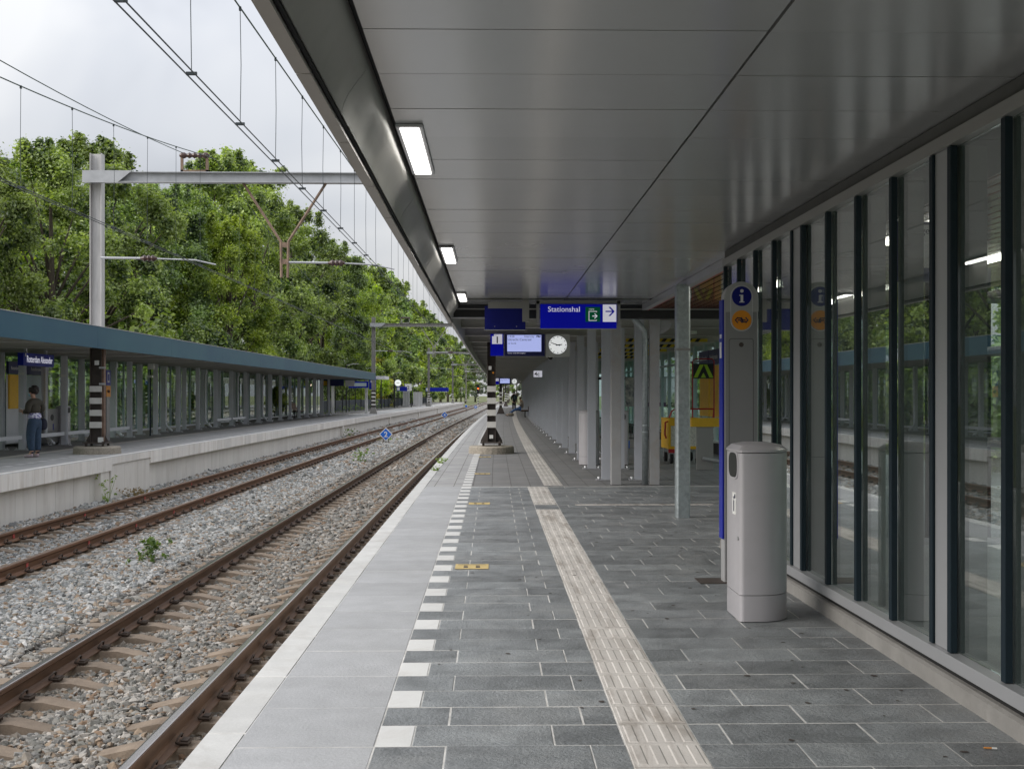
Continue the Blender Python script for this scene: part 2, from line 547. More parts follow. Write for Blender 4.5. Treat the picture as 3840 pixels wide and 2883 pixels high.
pm("skin", (0.48, 0.28, 0.20), 0.5, var=0.06, scale=20)
pm("hair_dark", (0.018, 0.012, 0.010), 0.55, var=0.4, scale=60)
pm("hair_brown", (0.09, 0.045, 0.025), 0.6, var=0.3, scale=60)
pm("jacket_olive", (0.045, 0.040, 0.028), 0.75, var=0.15, scale=30)
pm("denim", (0.028, 0.055, 0.10), 0.8, var=0.18, scale=18)
pm("denim_bright", (0.03, 0.08, 0.20), 0.8, var=0.18, scale=18)
pm("shoe_mauve", (0.38, 0.30, 0.33), 0.6, var=0.1)
pm("sock", (0.02, 0.022, 0.04), 0.8, var=0.1)
pm("mask_blue", (0.25, 0.47, 0.60), 0.7, var=0.06)
pm("coat_dark", (0.012, 0.012, 0.014), 0.8, var=0.2)
pm("backpack", (0.02, 0.045, 0.055), 0.7, var=0.2)
pm("jacket_beige", (0.30, 0.26, 0.22), 0.8, var=0.2, scale=20)
pm("bag_tan", (0.16, 0.14, 0.11), 0.8, var=0.2, scale=12)
pm("wood_seat", (0.14, 0.08, 0.045), 0.6, var=0.25, scale=6, stretch=(6, 0.5, 1))
pm("cig_orange", (0.6, 0.25, 0.06), 0.7, var=0.1)
pm("paper", (0.72, 0.72, 0.70), 0.7, var=0.05)
emis("lamp_light", (1.0, 0.97, 0.90), 3.2)
emis("strip_light", (1.0, 0.95, 0.86), 6.0)
emis("lcd", (0.45, 0.51, 0.92), 0.34)
emis("signal_red", (1.0, 0.06, 0.01), 9.0)
emis("signal_white", (1.0, 0.72, 0.55), 8.0)
glassmat("glass", (0.89, 0.92, 0.905), 2.0)
glassmat("glass_left", (0.78, 0.86, 0.85), 0.9)
glassmat("glass_green", (0.82, 0.94, 0.91), 1.0)
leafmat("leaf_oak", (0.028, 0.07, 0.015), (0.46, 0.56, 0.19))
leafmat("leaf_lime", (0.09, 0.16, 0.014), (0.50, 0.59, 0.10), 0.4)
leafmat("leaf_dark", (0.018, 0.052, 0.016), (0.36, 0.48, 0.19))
leafmat("leaf_hazy", (0.13, 0.17, 0.14), (0.36, 0.40, 0.36), 0.3)  # leaf colour greyed to stand in for distance haze
leafmat("leaf_yellow", (0.13, 0.13, 0.015), (0.38, 0.34, 0.05), 0.4)
leafmat("weed", (0.08, 0.16, 0.03), (0.30, 0.40, 0.09), 0.4)
leafmat("weed_dry", (0.18, 0.12, 0.05), (0.34, 0.24, 0.10), 0.3)


def stonemat():
    m = bpy.data.materials.new("ballast_stone")
    m.use_nodes = True
    t = m.node_tree
    b = t.nodes["Principled BSDF"]
    N, K = t.nodes.new, t.links.new
    oi = N("ShaderNodeObjectInfo")
    rp = N("ShaderNodeValToRGB")
    cr = rp.color_ramp
    cr.interpolation = 'CONSTANT'
    cols = [(0.16, 0.165, 0.16), (0.28, 0.285, 0.275), (0.20, 0.207, 0.21), (0.37, 0.366, 0.35), (0.25, 0.232, 0.205),
            (0.46, 0.452, 0.435), (0.165, 0.173, 0.165), (0.29, 0.235, 0.18), (0.32, 0.325, 0.32), (0.22, 0.155, 0.105)]
    cr.elements[0].color = (*cols[0], 1)
    cr.elements[1].position = 0.1
    cr.elements[1].color = (*cols[1], 1)
    for i in range(2, 10):
        el = cr.elements.new(i * 0.1 + (0.04 if i == 9 else 0))
        el.color = (*cols[i], 1)
    K(oi.outputs['Random'], rp.inputs['Fac'])
    at = N("ShaderNodeAttribute")
    at.attribute_type = 'INSTANCER'
    at.attribute_name = "rust"
    mx = N("ShaderNodeMix")
    mx.data_type = 'RGBA'
    mx.blend_type = 'MULTIPLY'
    mx.inputs['B'].default_value = (0.50, 0.41, 0.32, 1)
    K(at.outputs['Fac'], mx.inputs['Factor'])
    K(rp.outputs['Color'], mx.inputs['A'])
    geo = N("ShaderNodeNewGeometry")
    no = N("ShaderNodeTexNoise")
    no.inputs['Scale'].default_value = 40
    no.inputs['Detail'].default_value = 4
    K(geo.outputs['Position'], no.inputs['Vector'])
    mr = N("ShaderNodeMapRange")
    mr.inputs['To Min'].default_value = 0.7
    mr.inputs['To Max'].default_value = 1.35
    K(no.outputs['Fac'], mr.inputs['Value'])
    m2 = N("ShaderNodeMix")
    m2.data_type = 'RGBA'
    m2.blend_type = 'MULTIPLY'
    m2.inputs['Factor'].default_value = 1
    K(mx.outputs['Result'], m2.inputs['A'])
    K(mr.outputs['Result'], m2.inputs['B'])
    K(m2.outputs['Result'], b.inputs['Base Color'])
    b.inputs['Roughness'].default_value = 0.85
    MATS["ballast_stone"] = m


stonemat()


def ballastmat():
    m = bpy.data.materials.new("ballast_bed")
    m.use_nodes = True
    t = m.node_tree
    b = t.nodes["Principled BSDF"]
    N, K = t.nodes.new, t.links.new
    geo = N("ShaderNodeNewGeometry")
    vo = N("ShaderNodeTexVoronoi")
    vo.inputs['Scale'].default_value = 17
    K(geo.outputs['Position'], vo.inputs['Vector'])
    sp = N("ShaderNodeSeparateColor")
    K(vo.outputs['Color'], sp.inputs[0])
    rp = N("ShaderNodeValToRGB")
    rp.color_ramp.elements[0].color = (0.10, 0.095, 0.085, 1)
    rp.color_ramp.elements[1].color = (0.36, 0.35, 0.335, 1)
    el = rp.color_ramp.elements.new(0.5)
    el.color = (0.21, 0.195, 0.175, 1)
    K(sp.outputs[0], rp.inputs['Fac'])
    K(rp.outputs['Color'], b.inputs['Base Color'])
    b.inputs['Roughness'].default_value = 0.9
    bp = N("ShaderNodeBump")
    bp.inputs['Strength'].default_value = 0.8
    bp.inputs['Distance'].default_value = 0.03
    bp.invert = True
    K(vo.outputs['Distance'], bp.inputs['Height'])
    K(bp.outputs['Normal'], b.inputs['Normal'])
    MATS["ballast_bed"] = m


ballastmat()


def guttermat():
    m = pm("gutter_metal", (0.38, 0.37, 0.355), 0.42, metal=0.3, var=0.06, scale=2, dirt=(0.3, 0.29, 0.26), dirt_scale=5, dirt_amt=0.25)
    t = m.node_tree
    b = t.nodes["Principled BSDF"]
    geo = t.nodes.new("ShaderNodeNewGeometry")
    mp = t.nodes.new("ShaderNodeMapping")
    mp.inputs['Scale'].default_value = (1.5, 0.9, 1.5)
    no = t.nodes.new("ShaderNodeTexNoise")
    no.inputs['Scale'].default_value = 2.2
    no.inputs['Detail'].default_value = 1.5
    bp = t.nodes.new("ShaderNodeBump")
    bp.inputs['Strength'].default_value = 0.3
    bp.inputs['Distance'].default_value = 0.05
    t.links.new(geo.outputs['Position'], mp.inputs['Vector'])
    t.links.new(mp.outputs['Vector'], no.inputs['Vector'])
    t.links.new(no.outputs['Fac'], bp.inputs['Height'])
    t.links.new(bp.outputs['Normal'], b.inputs['Normal'])


guttermat()


# ---------------------------------------------------------------- mesh builder
class MB:
    def __init__(s):
        s.V, s.F, s.M, s.UV = [], [], [], {}

    def add(s, vs, fs, m=0, uvs=None):
        k = len(s.V)
        s.V += [tuple(v) for v in vs]
        s.F += [tuple(i + k for i in f) for f in fs]
        s.M += [m] * len(fs)
        if uvs:
            for i, q in enumerate(uvs):
                s.UV[k + i] = q
        return s

    def box(s, x0, x1, y0, y1, z0, z1, m=0):
        return s.add([(x0, y0, z0), (x1, y0, z0), (x1, y1, z0), (x0, y1, z0), (x0, y0, z1), (x1, y0, z1), (x1, y1, z1), (x0, y1, z1)],
                     [(0, 3, 2, 1), (4, 5, 6, 7), (0, 1, 5, 4), (1, 2, 6, 5), (2, 3, 7, 6), (3, 0, 4, 7)], m)

    def cbox(s, c, d, m=0):
        return s.box(c[0] - d[0] / 2, c[0] + d[0] / 2, c[1] - d[1] / 2, c[1] + d[1] / 2, c[2] - d[2] / 2, c[2] + d[2] / 2, m)

    def prism(s, poly, a, b, axis='y', m=0):
        """poly in the plane across axis: y -> (x, z), x -> (y, z), z -> (x, y)."""
        def p(q, t):
            return {'y': (q[0], t, q[1]), 'x': (t, q[0], q[1]), 'z': (q[0], q[1], t)}[axis]
        n = len(poly)
        vs = [p(q, a) for q in poly] + [p(q, b) for q in poly]
        fs = [tuple(range(n)), tuple(range(2 * n - 1, n - 1, -1))]
        fs += [(i, i + n, (i + 1) % n + n, (i + 1) % n) for i in range(n)]
        return s.add(vs, fs, m)

    def tube(s, pts, r, n=8, m=0, caps=True):
        pts = [Vector(p) for p in pts]
        rs = r if isinstance(r, (list, tuple)) else [r] * len(pts)
        vs, fs = [], []
        up = None
        for i, p in enumerate(pts):
            d = (pts[min(i + 1, len(pts) - 1)] - pts[max(i - 1, 0)]).normalized()
            if up is None:
                up = Vector((0, 0, 1)) if abs(d.z) < 0.9 else Vector((1, 0, 0))
            a = d.cross(up).normalized()
            bb = a.cross(d).normalized()
            up = bb
            for k in range(n):
                t = 2 * pi * k / n
                vs.append(tuple(p + (a * cos(t) + bb * sin(t)) * rs[i]))
        for i in range(len(pts) - 1):
            for k in range(n):
                k2 = (k + 1) % n
                fs.append((i * n + k, i * n + k2, (i + 1) * n + k2, (i + 1) * n + k))
        if caps:
            fs.append(tuple(range(n - 1, -1, -1)))
            fs.append(tuple((len(pts) - 1) * n + k for k in range(n)))
        return s.add(vs, fs, m)

    def cyl(s, c, r, h, n=16, m=0):
        return s.tube([c, (c[0], c[1], c[2] + h)], r, n, m)

    def ell(s, c, r, n=12, k=8, m=0):
        vs = [(c[0], c[1], c[2] + r[2])]
        for j in range(1, k):
            t = pi * j / k
            for i in range(n):
                a = 2 * pi * i / n
                vs.append((c[0] + r[0] * sin(t) * cos(a), c[1] + r[1] * sin(t) * sin(a), c[2] + r[2] * cos(t)))
        vs.append((c[0], c[1], c[2] - r[2]))
        fs = [(0, 1 + i, 1 + (i + 1) % n) for i in range(n)]
        for j in range(k - 2):
            for i in range(n):
                fs.append((1 + j * n + i, 1 + (j + 1) * n + i, 1 + (j + 1) * n + (i + 1) % n, 1 + j * n + (i + 1) % n))
        q = len(vs) - 1
        fs += [(q, 1 + (k - 2) * n + (i + 1) % n, 1 + (k - 2) * n + i) for i in range(n)]
        return s.add(vs, fs, m)

    def sweep(s, prof, y0, y1, step=1.5, closed=True, m=0):
        """prof: list of (u, z) carried along the bent line from y0 to y1."""
        n = max(1, int(round((y1 - y0) / step)))
        k = len(prof)
        vs, uv, fs = [], [], []
        for i in range(n + 1):
            y = y0 + (y1 - y0) * i / n
            for (u, z) in prof:
                vs.append(W(u, y, z))
                uv.append((u, y))
        for i in range(n):
            for j in range(k if closed else k - 1):
                j2 = (j + 1) % k
                fs.append((i * k + j, i * k + j2, (i + 1) * k + j2, (i + 1) * k + j))
        if closed:
            fs.append(tuple(range(k - 1, -1, -1)))
            fs.append(tuple(n * k + j for j in range(k)))
        return s.add(vs, fs, m, uv)

    def strip(s, u0, u1, z, y0, y1, step=1.5, m=0):
        return s.sweep([(u1, z), (u0, z)], y0, y1, step, False, m)

    def mesh(s, name, mats, smooth=False):
        me = bpy.data.meshes.new(name)
        me.from_pydata(s.V, [], s.F)
        for q in (mats if isinstance(mats, (list, tuple)) else [mats]):
            me.materials.append(MATS[q])
        if any(s.M):
            me.polygons.foreach_set('material_index', s.M)
        if s.UV:
            uvl = me.uv_layers.new(name="UVMap")
            for lp in me.loops:
                uvl.data[lp.index].uv = s.UV.get(lp.vertex_index, (0, 0))
        if smooth:
            me.polygons.foreach_set('use_smooth', [True] * len(me.polygons))
        me.update()
        return me

    def build(s, name, mats, parent=None, loc=(0, 0, 0), rot=(0, 0, 0), smooth=False, bevel=0.0):
        o = link(name, s.mesh(name, mats, smooth), parent, loc, rot)
        if bevel:
            md = o.modifiers.new("bevel", 'BEVEL')
            md.width = bevel
            md.segments = 2
            md.limit_method = 'ANGLE'
            md.angle_limit = R(40)
        return o


def link(name, me, parent=None, loc=(0, 0, 0), rot=(0, 0, 0), scale=None):
    o = bpy.data.objects.new(name, me)
    COL.objects.link(o)
    o.parent = parent
    o.location = loc
    o.rotation_euler = rot
    if scale:
        o.scale = scale
    return o


def tag(o, label=None, cat=None, group=None, kind=None):
    if label:
        o["label"] = label
    if cat:
        o["category"] = cat
    if group:
        o["group"] = group
    if kind:
        o["kind"] = kind
    return o


def thing(name, label, cat, loc=(0, 0, 0), rz=0.0, group=None):
    return tag(link(name, None, None, loc, (0, 0, rz)), label, cat, group)


def at(u, y, z=0.0):
    """location and heading for a thing standing on the bent line"""
    return dict(loc=W(u, y, z), rz=-head(y))


def autosmooth(o, ang=40):
    me = o.data
    me.polygons.foreach_set('use_smooth', [True] * len(me.polygons))
    md = o.modifiers.new("edge", 'EDGE_SPLIT')
    md.split_angle = R(ang)
    return o


def text(name, s, size, parent, loc, rz=0.0, mat="sign_white", align='LEFT', xs=1.0, depth=0.0015, bold=0.0):
    """flat lettering standing upright: rz=0 faces -y, 90 faces +x, -90 faces -x, 180 faces +y"""
    cu = bpy.data.curves.new(name, 'FONT')
    cu.body = s
    cu.size = size
    cu.align_x = align
    cu.extrude = depth
    cu.offset = bold
    cu.resolution_u = 4
    tmp = bpy.data.objects.new(name, cu)
    COL.objects.link(tmp)
    dg = bpy.context.evaluated_depsgraph_get()
    me = bpy.data.meshes.new_from_object(tmp.evaluated_get(dg))
    bpy.data.objects.remove(tmp)
    bpy.data.curves.remove(cu)
    me.materials.clear()
    me.materials.append(MATS[mat])
    o = link(name, me, parent, loc, (R(90), 0, R(rz)), (xs, 1, 1))
    return o


def fastmesh(name, verts, quads, mat, normals=None):
    me = bpy.data.meshes.new(name)
    nv, nf = len(verts), len(quads)
    k = quads.shape[1]
    me.vertices.add(nv)
    me.vertices.foreach_set('co', np.asarray(verts, dtype=np.float32).ravel())
    me.loops.add(nf * k)
    me.loops.foreach_set('vertex_index', quads.astype(np.int32).ravel())
    me.polygons.add(nf)
    me.polygons.foreach_set('loop_start', np.arange(0, nf * k, k, dtype=np.int32))
    me.materials.append(MATS[mat])
    me.polygons.foreach_set('use_smooth', [False] * nf)
    me.update(calc_edges=True)
    return me


UNIT = {}


def unit_tile(mat):
    """one unit tile, top at z=0, shared by every tile of that material and scaled to size"""
    if mat not in UNIT:
        b = MB()
        b.add([(-.5, -.5, -1), (.5, -.5, -1), (.5, .5, -1), (-.5, .5, -1), (-.5, -.5, -.05), (.5, -.5, -.05), (.5, .5, -.05), (-.5, .5, -.05),
               (-.494, -.488, 0), (.494, -.488, 0), (.494, .488, 0), (-.494, .488, 0)],
              [(0, 1, 5, 4), (1, 2, 6, 5), (2, 3, 7, 6), (3, 0, 4, 7), (4, 5, 9, 8), (5, 6, 10, 9), (6, 7, 11, 10), (7, 4, 8, 11), (8, 9, 10, 11)])
        UNIT[mat] = b.mesh("tile_" + mat, mat)
    return UNIT[mat]


def tile(name, mat, u0, u1, y0, y1, parent, z=0.0, gap=0.006, t=0.03, jit=0.0012):
    yc = (y0 + y1) / 2
    return link(name, unit_tile(mat), parent, W((u0 + u1) / 2, yc, z + random.uniform(-jit, jit) - jit), (0, 0, -head(yc)),
                (max(0.01, u1 - u0 - gap), y1 - y0 - gap, t))


# ================================================================= SETTING
# ---- ground to the horizon
g = MB()
g.add([(-900, -300, -1.25), (900, -300, -1.25), (900, 2500, -1.25), (-900, 2500, -1.25)], [(0, 1, 2, 3)])
tag(g.build("ground", "grass_ground"), kind="structure")

YN, YB, YP = -8.0, 18.4, 165.0       # platform start, change of paving, platform end
UC1, UC2 = -2.90, -6.95              # track centres
RH = -0.76                           # rail head level

# ---- near platform
np_ = MB()
np_.sweep([(-1.02, -0.034), (-1.02, -1.2), (9.5, -1.2), (9.5, -0.034)], YN, YP, 3)
plat1 = np_.build("platform_near", "kerb_concrete")
tag(plat1, kind="structure")
gr = MB()
gr.strip(-1.19, 9.4, -0.0028, YN, YB - 0.004, 1.0)
gr.build("grout_bed", "grout", plat1)
old = MB()
old.strip(-0.32, 9.4, -0.004, YB - 0.004, YP, 1.5)
old.build("old_pavers", "old_paving", plat1)
olde = MB()
olde.strip(-1.03, -0.32, -0.004, YB - 0.004, YP, 1.5)
olde.build("old_edge_pavers", "old_edge_slab", plat1)
# coping stones along the edge
n = 0
y = 2.0
while y < 40:
    for_l = 1.0
    b = MB()
    tile("coping_stone", "coping_white", -1.19, -1.03, y, y + for_l, plat1, 0.002, 0.004, 0.16)
    y += for_l
cs = MB()
cs.sweep([(-1.19, 0.0), (-1.19, -0.14), (-1.03, -0.14), (-1.03, 0.0)], 40, YP, 3)
tag(cs.build("coping_run", "coping_white", plat1), kind="stuff")
pw = MB()
pw.sweep([(-1.1, -0.14), (-1.1, -1.15), (-1.03, -1.15), (-1.03, -0.14)], YN, YP, 4)
pw.build("platform_wall", "concrete", plat1)
# light edge slabs
y = 2.4
while y < YB - 0.1:
    y1 = min(y + 0.6, YB)
    tile("edge_slab", "edge_slab", -1.03, -0.47, y, y1, plat1, 0.0, 0.005)
    y = y1
# rows of grey tiles
rows = int(round((YB - 2.4) / 0.3))
far_tiles = MB()
cnt = 0
for r in range(rows):
    y0 = 2.4 + r * 0.3
    y1 = min(y0 + 0.3, YB)
    yc = (y0 + y1) / 2
    if r % 2 == 0:
        tile("white_marker_tile", "white_tile", -0.47, -0.32, y0, y1, plat1, 0.001)
        cuts = [-0.32, 0.262, 0.55]
    else:
        cuts = [-0.47, -0.18, 0.405, 0.55]
    if y0 > 15.0:
        cuts = [c for c in cuts if c < 0.5] + [0.55]
    segs = list(zip(cuts[:-1], cuts[1:]))
    right = 2.2 - bend(yc) if yc < 11.0 else 6.0
    off = 0.85 + ((r * 0.37 + 0.2 + random.uniform(-0.03, 0.03)) % 0.6)
    c = [0.85]
    q = off if off - 0.85 > 0.08 else off + 0.6
    while q < right - 0.05:
        c.append(q)
        q += 0.6
    c.append(right)
    segs += list(zip(c[:-1], c[1:]))
    for (a, d) in segs:
        if a > 2.3 or y0 < 3.4:
            t = 0.03
            far_tiles.box(a + bend(yc) + .003, d + bend(yc) - .003, y0 + .0025, y1 - .0025, -t, random.uniform(-0.002, 0))
        else:
            tile("paving_tile", "paving", a, d, y0, y1, plat1)
            cnt += 1
tag(far_tiles.build("paving_tiles_beyond", "paving", plat1), kind="stuff")
# tactile guide strip
tb = MB()
tb.box(-.147, .147, -.147, .147, -.03, 0.0)
for k in range(4):
    cx = -0.1125 + 0.075 * k
    tb.add([(cx - .021, -.125, 0), (cx + .021, -.125, 0), (cx + .021, .125, 0), (cx - .021, .125, 0),
            (cx - .015, -.118, .003), (cx + .015, -.118, .003), (cx + .015, .118, .003), (cx - .015, .118, .003)],
           [(4, 5, 6, 7), (0, 1, 5, 4), (1, 2, 6, 5), (2, 3, 7, 6), (3, 0, 4, 7)])
tact_me = tb.mesh("tactile_tile", "tactile")
tact_old = tb.mesh("tactile_tile_old", "tactile_old")
y = 2.4
while y < 34:
    if y < 14.65 or 15.2 < y < 18.3 or y > 18.4:
        uu = 0.70 if y < 18.35 else 0.965
        me = tact_me if (y < 14.7 or (15.5 < y < 16.0) or 17.0 < y < 17.9) else tact_old
        link("tactile_tile", me, plat1, W(uu, y + .15, 0.001 + random.uniform(-.001, .001)), (0, 0, -head(y)))
    elif y < 15.2:
        tile("paving_tile", "paving", .55, .85, y, y + .3, plat1)
    y += 0.3
tl = MB()
for y0 in np.arange(34, YP - 0.4, 0.6):
    for k in range(4):
        u = 0.8525 + 0.075 * k
        tl.strip(u - .02, u + .02, 0.006, y0 + .03, y0 + .57, 2)
tl.strip(0.815, 1.115, 0.002, 34, YP, 2)
tag(tl.build("guide_strip_beyond", "tactile_old", plat1), kind="stuff")
# cream cross strip and later white markers
for k in range(6):
    tile("cream_strip_tile", "tactile", 1.08 + .3 * k, 1.38 + .3 * k, 15.22, 15.36, plat1, 0.0025)
for k in range(48):
    y0 = YB + .2 + k * 0.6
    tile("white_marker_tile", "white_tile", -0.47, -0.32, y0, y0 + .3, plat1, 0.003)
wm = MB()
for k in range(48, 200):
    wm.strip(-0.47, -0.32, 0.002, YB + .2 + k * .6, YB + .5 + k * .6, 1)
tag(wm.build("white_markers_beyond", "white_tile", plat1), kind="stuff")

# ---- far platform
UF = -8.63
YF0, YF1 = 6.0, 230.0
fp = MB()
fp.sweep([(UF - 0.24, -0.02), (UF - 0.24, -1.2), (-14.3, -1.2), (-14.3, -0.02)], YF0, YF1, 4)
plat2 = fp.build("platform_far", "kerb_concrete")
tag(plat2, kind="structure")
f1 = MB()
f1.strip(-10.9, UF - 0.2, 0.0, YF0, YF1, 2)
f1.build("edge_pavers", "far_slab", plat2)
f2 = MB()
f2.strip(-14.25, -11.2, 0.0, YF0, YF1, 2)
f2.build("asphalt_strip", "asphalt", plat2)
f3 = MB()
f3.strip(-11.2, -10.9, 0.004, YF0, YF1, 2)
f3.build("guide_strip", "tactile", plat2)
fm = MB()
for k in range(100):
    fm.strip(-9.72, -9.56, 0.004, 14 + k * 0.6, 14.3 + k * 0.6, 1)
tag(fm.build("white_markers", "white_tile", plat2), kind="stuff")


def coping_block(y0, y1, zb, parent):
    b = MB()
    b.sweep([(UF, 0.012), (UF, zb), (UF - 0.24, zb), (UF - 0.24, 0.012)], y0 + .004, y1 - .004, 1)
    return b.build("coping_block", "coping_far", parent)


def wall_panel(y0, y1, u, zt, parent):
    b = MB()
    b.sweep([(u, zt), (u, -1.15), (u - .12, -1.15), (u - .12, zt)], y0 + .006, y1 - .006, 1)
    return b.build("wall_panel", "concrete", parent)


y = 16.0
while y < 72:
    flush = 26.5 < y + .5 < 30.2
    coping_block(y, y + 1, -0.15 if flush else -0.29, plat2)
    wall_panel(y, y + 1, UF - 0.03 if flush else UF - 0.16, -0.15 if flush else -0.29, plat2)
    y += 1
b = MB()
b.sweep([(UF, 0.012), (UF, -.29), (UF - .24, -.29), (UF - .24, .012)], 72, YF1, 3)
b.sweep([(UF, 0.012), (UF, -.29), (UF - .24, -.29), (UF - .24, .012)], YF0, 16, 3)
tag(b.build("coping_run", "coping_far", plat2), kind="stuff")
b = MB()
b.sweep([(UF - .16, -.29), (UF - .16, -1.15), (UF - .3, -1.15), (UF - .3, -.29)], 72, YF1, 3)
b.sweep([(UF - .16, -.29), (UF - .16, -1.15), (UF - .3, -1.15), (UF - .3, -.29)], YF0, 16, 3)
b.build("wall_run", "concrete", plat2)
for yy in (26.3, 66.0, 92.0, 120.0, 150.0):
    b = MB()
    b.sweep([(UF - .02, -.29), (UF - .02, -1.15), (UF - .2, -1.15), (UF - .2, -.29)], yy, yy + .55, 1)
    b.build("wall_pier", "concrete", plat2)
edge_w = MB()
edge_w.strip(UF - .1, UF + .001, .016, YF0, 120, 2)
edge_w.build("white_edge_line", "white_tile", plat2)


# ---- ballast bed
def hb(u):
    if -6.0 < u < -3.9:
        return -0.925 + 0.02 * math.cos((u + 4.95) * 1.5)
    if abs(u - UC1) < 1.32 or abs(u - UC2) < 1.32:
        return -0.985
    return -0.962


prof_u = np.arange(-8.85, -1.0, 0.25)
bb = MB()
bb.sweep([(u, hb(u) - 0.012) for u in prof_u[::-1]], 0.0, 420, 3.0, False)
tag(bb.build("ballast_bed", "ballast_bed"), kind="structure")

# stones: real geometry instanced on points
stones = bpy.data.collections.new("stone_shapes")
for k in range(9):
    rg = np.random.default_rng(100 + k)
    ph = (1 + 5 ** .5) / 2
    ico = np.array([(-1, ph, 0), (1, ph, 0), (-1, -ph, 0), (1, -ph, 0), (0, -1, ph), (0, 1, ph), (0, -1, -ph), (0, 1, -ph), (ph, 0, -1), (ph, 0, 1), (-ph, 0, -1), (-ph, 0, 1)])
    ico = ico / np.linalg.norm(ico[0])
    ico = np.sign(ico) * np.abs(ico) ** 0.8
    ico *= rg.uniform(0.62, 1.3, (12, 1))
    ico *= np.array([1.25, 0.9, 0.62]) * rg.uniform(.85, 1.15, 3)
    fc = np.array([(0, 11, 5), (0, 5, 1), (0, 1, 7), (0, 7, 10), (0, 10, 11), (1, 5, 9), (5, 11, 4), (11, 10, 2), (10, 7, 6), (7, 1, 8),
                   (3, 9, 4), (3, 4, 2), (3, 2, 6), (3, 6, 8), (3, 8, 9), (4, 9, 5), (2, 4, 11), (6, 2, 10), (8, 6, 7), (9, 8, 1)])
    so = bpy.data.objects.new("stone_shape", fastmesh("stone_shape", ico, fc, "ballast_stone"))
    stones.objects.link(so)


def near_sleeper(u, y):
    res = np.zeros(len(u), bool)
    for uc in (UC1, UC2):
        ph = np.abs(((y - 5.0) % 0.6))
        ph = np.minimum(ph, 0.6 - ph)
        lat = np.abs(u - uc)
        res |= (ph < 0.142) & (lat > 0.26) & (lat < 1.30)
        res |= (np.abs(lat - 0.7525) < 0.085)
    return res


pts, scl, rst = [], [], []
for (ya, yb_, dens, size) in ((5.5, 12, 1250, 0.0265), (12, 20, 800, 0.030), (20, 34, 330, 0.040), (34, 62, 130, 0.058), (62, 115, 45, 0.095)):
    nn = int((yb_ - ya) * 7.5 * dens)
    yy = RNG.uniform(ya, yb_, nn)
    uu = RNG.uniform(-8.78, -1.12, nn)
    keep = ~near_sleeper(uu, yy)
    # thin out the low-visibility strip right under the platform edge
    yy, uu = yy[keep], uu[keep]
    zz = np.where((uu > -6.0) & (uu < -3.9), -0.925 + 0.02 * np.cos((uu + 4.95) * 1.5), -0.962) + RNG.uniform(-0.012, 0.010, len(uu))
    zz -= 0.021 * ((np.abs(uu - UC1) < 1.32) | (np.abs(uu - UC2) < 1.32))
    zz += 0.012 * np.sin(uu * 5.1 + yy * 3.3) * np.sin(yy * 4.7)
    bx = uu + 0.005 * yy + yy * yy / 9000
    pts.append(np.stack([bx, yy, zz], 1))
    s = size * RNG.lognormal(0, 0.26, len(uu))
    scl.append(s)
    d1 = np.minimum(np.abs(np.abs(uu - UC1) - .75), np.abs(np.abs(uu - UC2) - .75))
    inner = (np.abs(uu - UC1) < 1.4)
    rst.append(np.clip(1.0 - d1 * 2.6, 0, 1) * 0.55 + inner * 0.42 + RNG.uniform(0, .12, len(uu)))
pts = np.concatenate(pts)
scl = np.concatenate(scl)
rst = np.clip(np.concatenate(rst), 0, 1)
me = bpy.data.meshes.new("ballast_stones")
me.vertices.add(len(pts))
me.vertices.foreach_set('co', pts.astype(np.float32).ravel())
a = me.attributes.new("rot", 'FLOAT_VECTOR', 'POINT')
rot = np.stack([RNG.normal(0, .45, len(pts)), RNG.normal(0, .45, len(pts)), RNG.uniform(0, 6.283, len(pts))], 1)
a.data.foreach_set('vector', rot.astype(np.float32).ravel())
a = me.attributes.new("scl", 'FLOAT', 'POINT')
a.data.foreach_set('value', scl.astype(np.float32))
a = me.attributes.new("rust", 'FLOAT', 'POINT')
a.data.foreach_set('value', rst.astype(np.float32))
a = me.attributes.new("pick", 'INT', 'POINT')
a.data.foreach_set('value', RNG.integers(0, 9, len(pts)).astype(np.int32))
me.materials.append(MATS["ballast_stone"])
st = link("ballast_stones", me)
tag(st, "grey crushed stone ballast lying between and beside the rails", "ballast", kind="stuff")
ng = bpy.data.node_groups.new("scatter_stones", 'GeometryNodeTree')
ng.interface.new_socket("Geometry", in_out='INPUT', socket_type='NodeSocketGeometry')
ng.interface.new_socket("Geometry", in_out='OUTPUT', socket_type='NodeSocketGeometry')
gi, go = ng.nodes.new('NodeGroupInput'), ng.nodes.new('NodeGroupOutput')
iop = ng.nodes.new('GeometryNodeInstanceOnPoints')
ci = ng.nodes.new('GeometryNodeCollectionInfo')
ci.inputs['Collection'].default_value = stones
ci.inputs['Separate Children'].default_value = True
ci.inputs['Reset Children'].default_value = True


def nattr(nm, dt):
    q = ng.nodes.new('GeometryNodeInputNamedAttribute')
    q.data_type = dt
    q.inputs['Name'].default_value = nm
    return q.outputs['Attribute']


K = ng.links.new
K(gi.outputs[0], iop.inputs['Points'])
K(ci.outputs[0], iop.inputs['Instance'])
iop.inputs['Pick Instance'].default_value = True
K(nattr("pick", 'INT'), iop.inputs['Instance Index'])
K(nattr("rot", 'FLOAT_VECTOR'), iop.inputs['Rotation'])
K(nattr("scl", 'FLOAT'), iop.inputs['Scale'])
K(iop.outputs[0], go.inputs[0])
md = st.modifiers.new("scatter", 'NODES')
md.node_group = ng

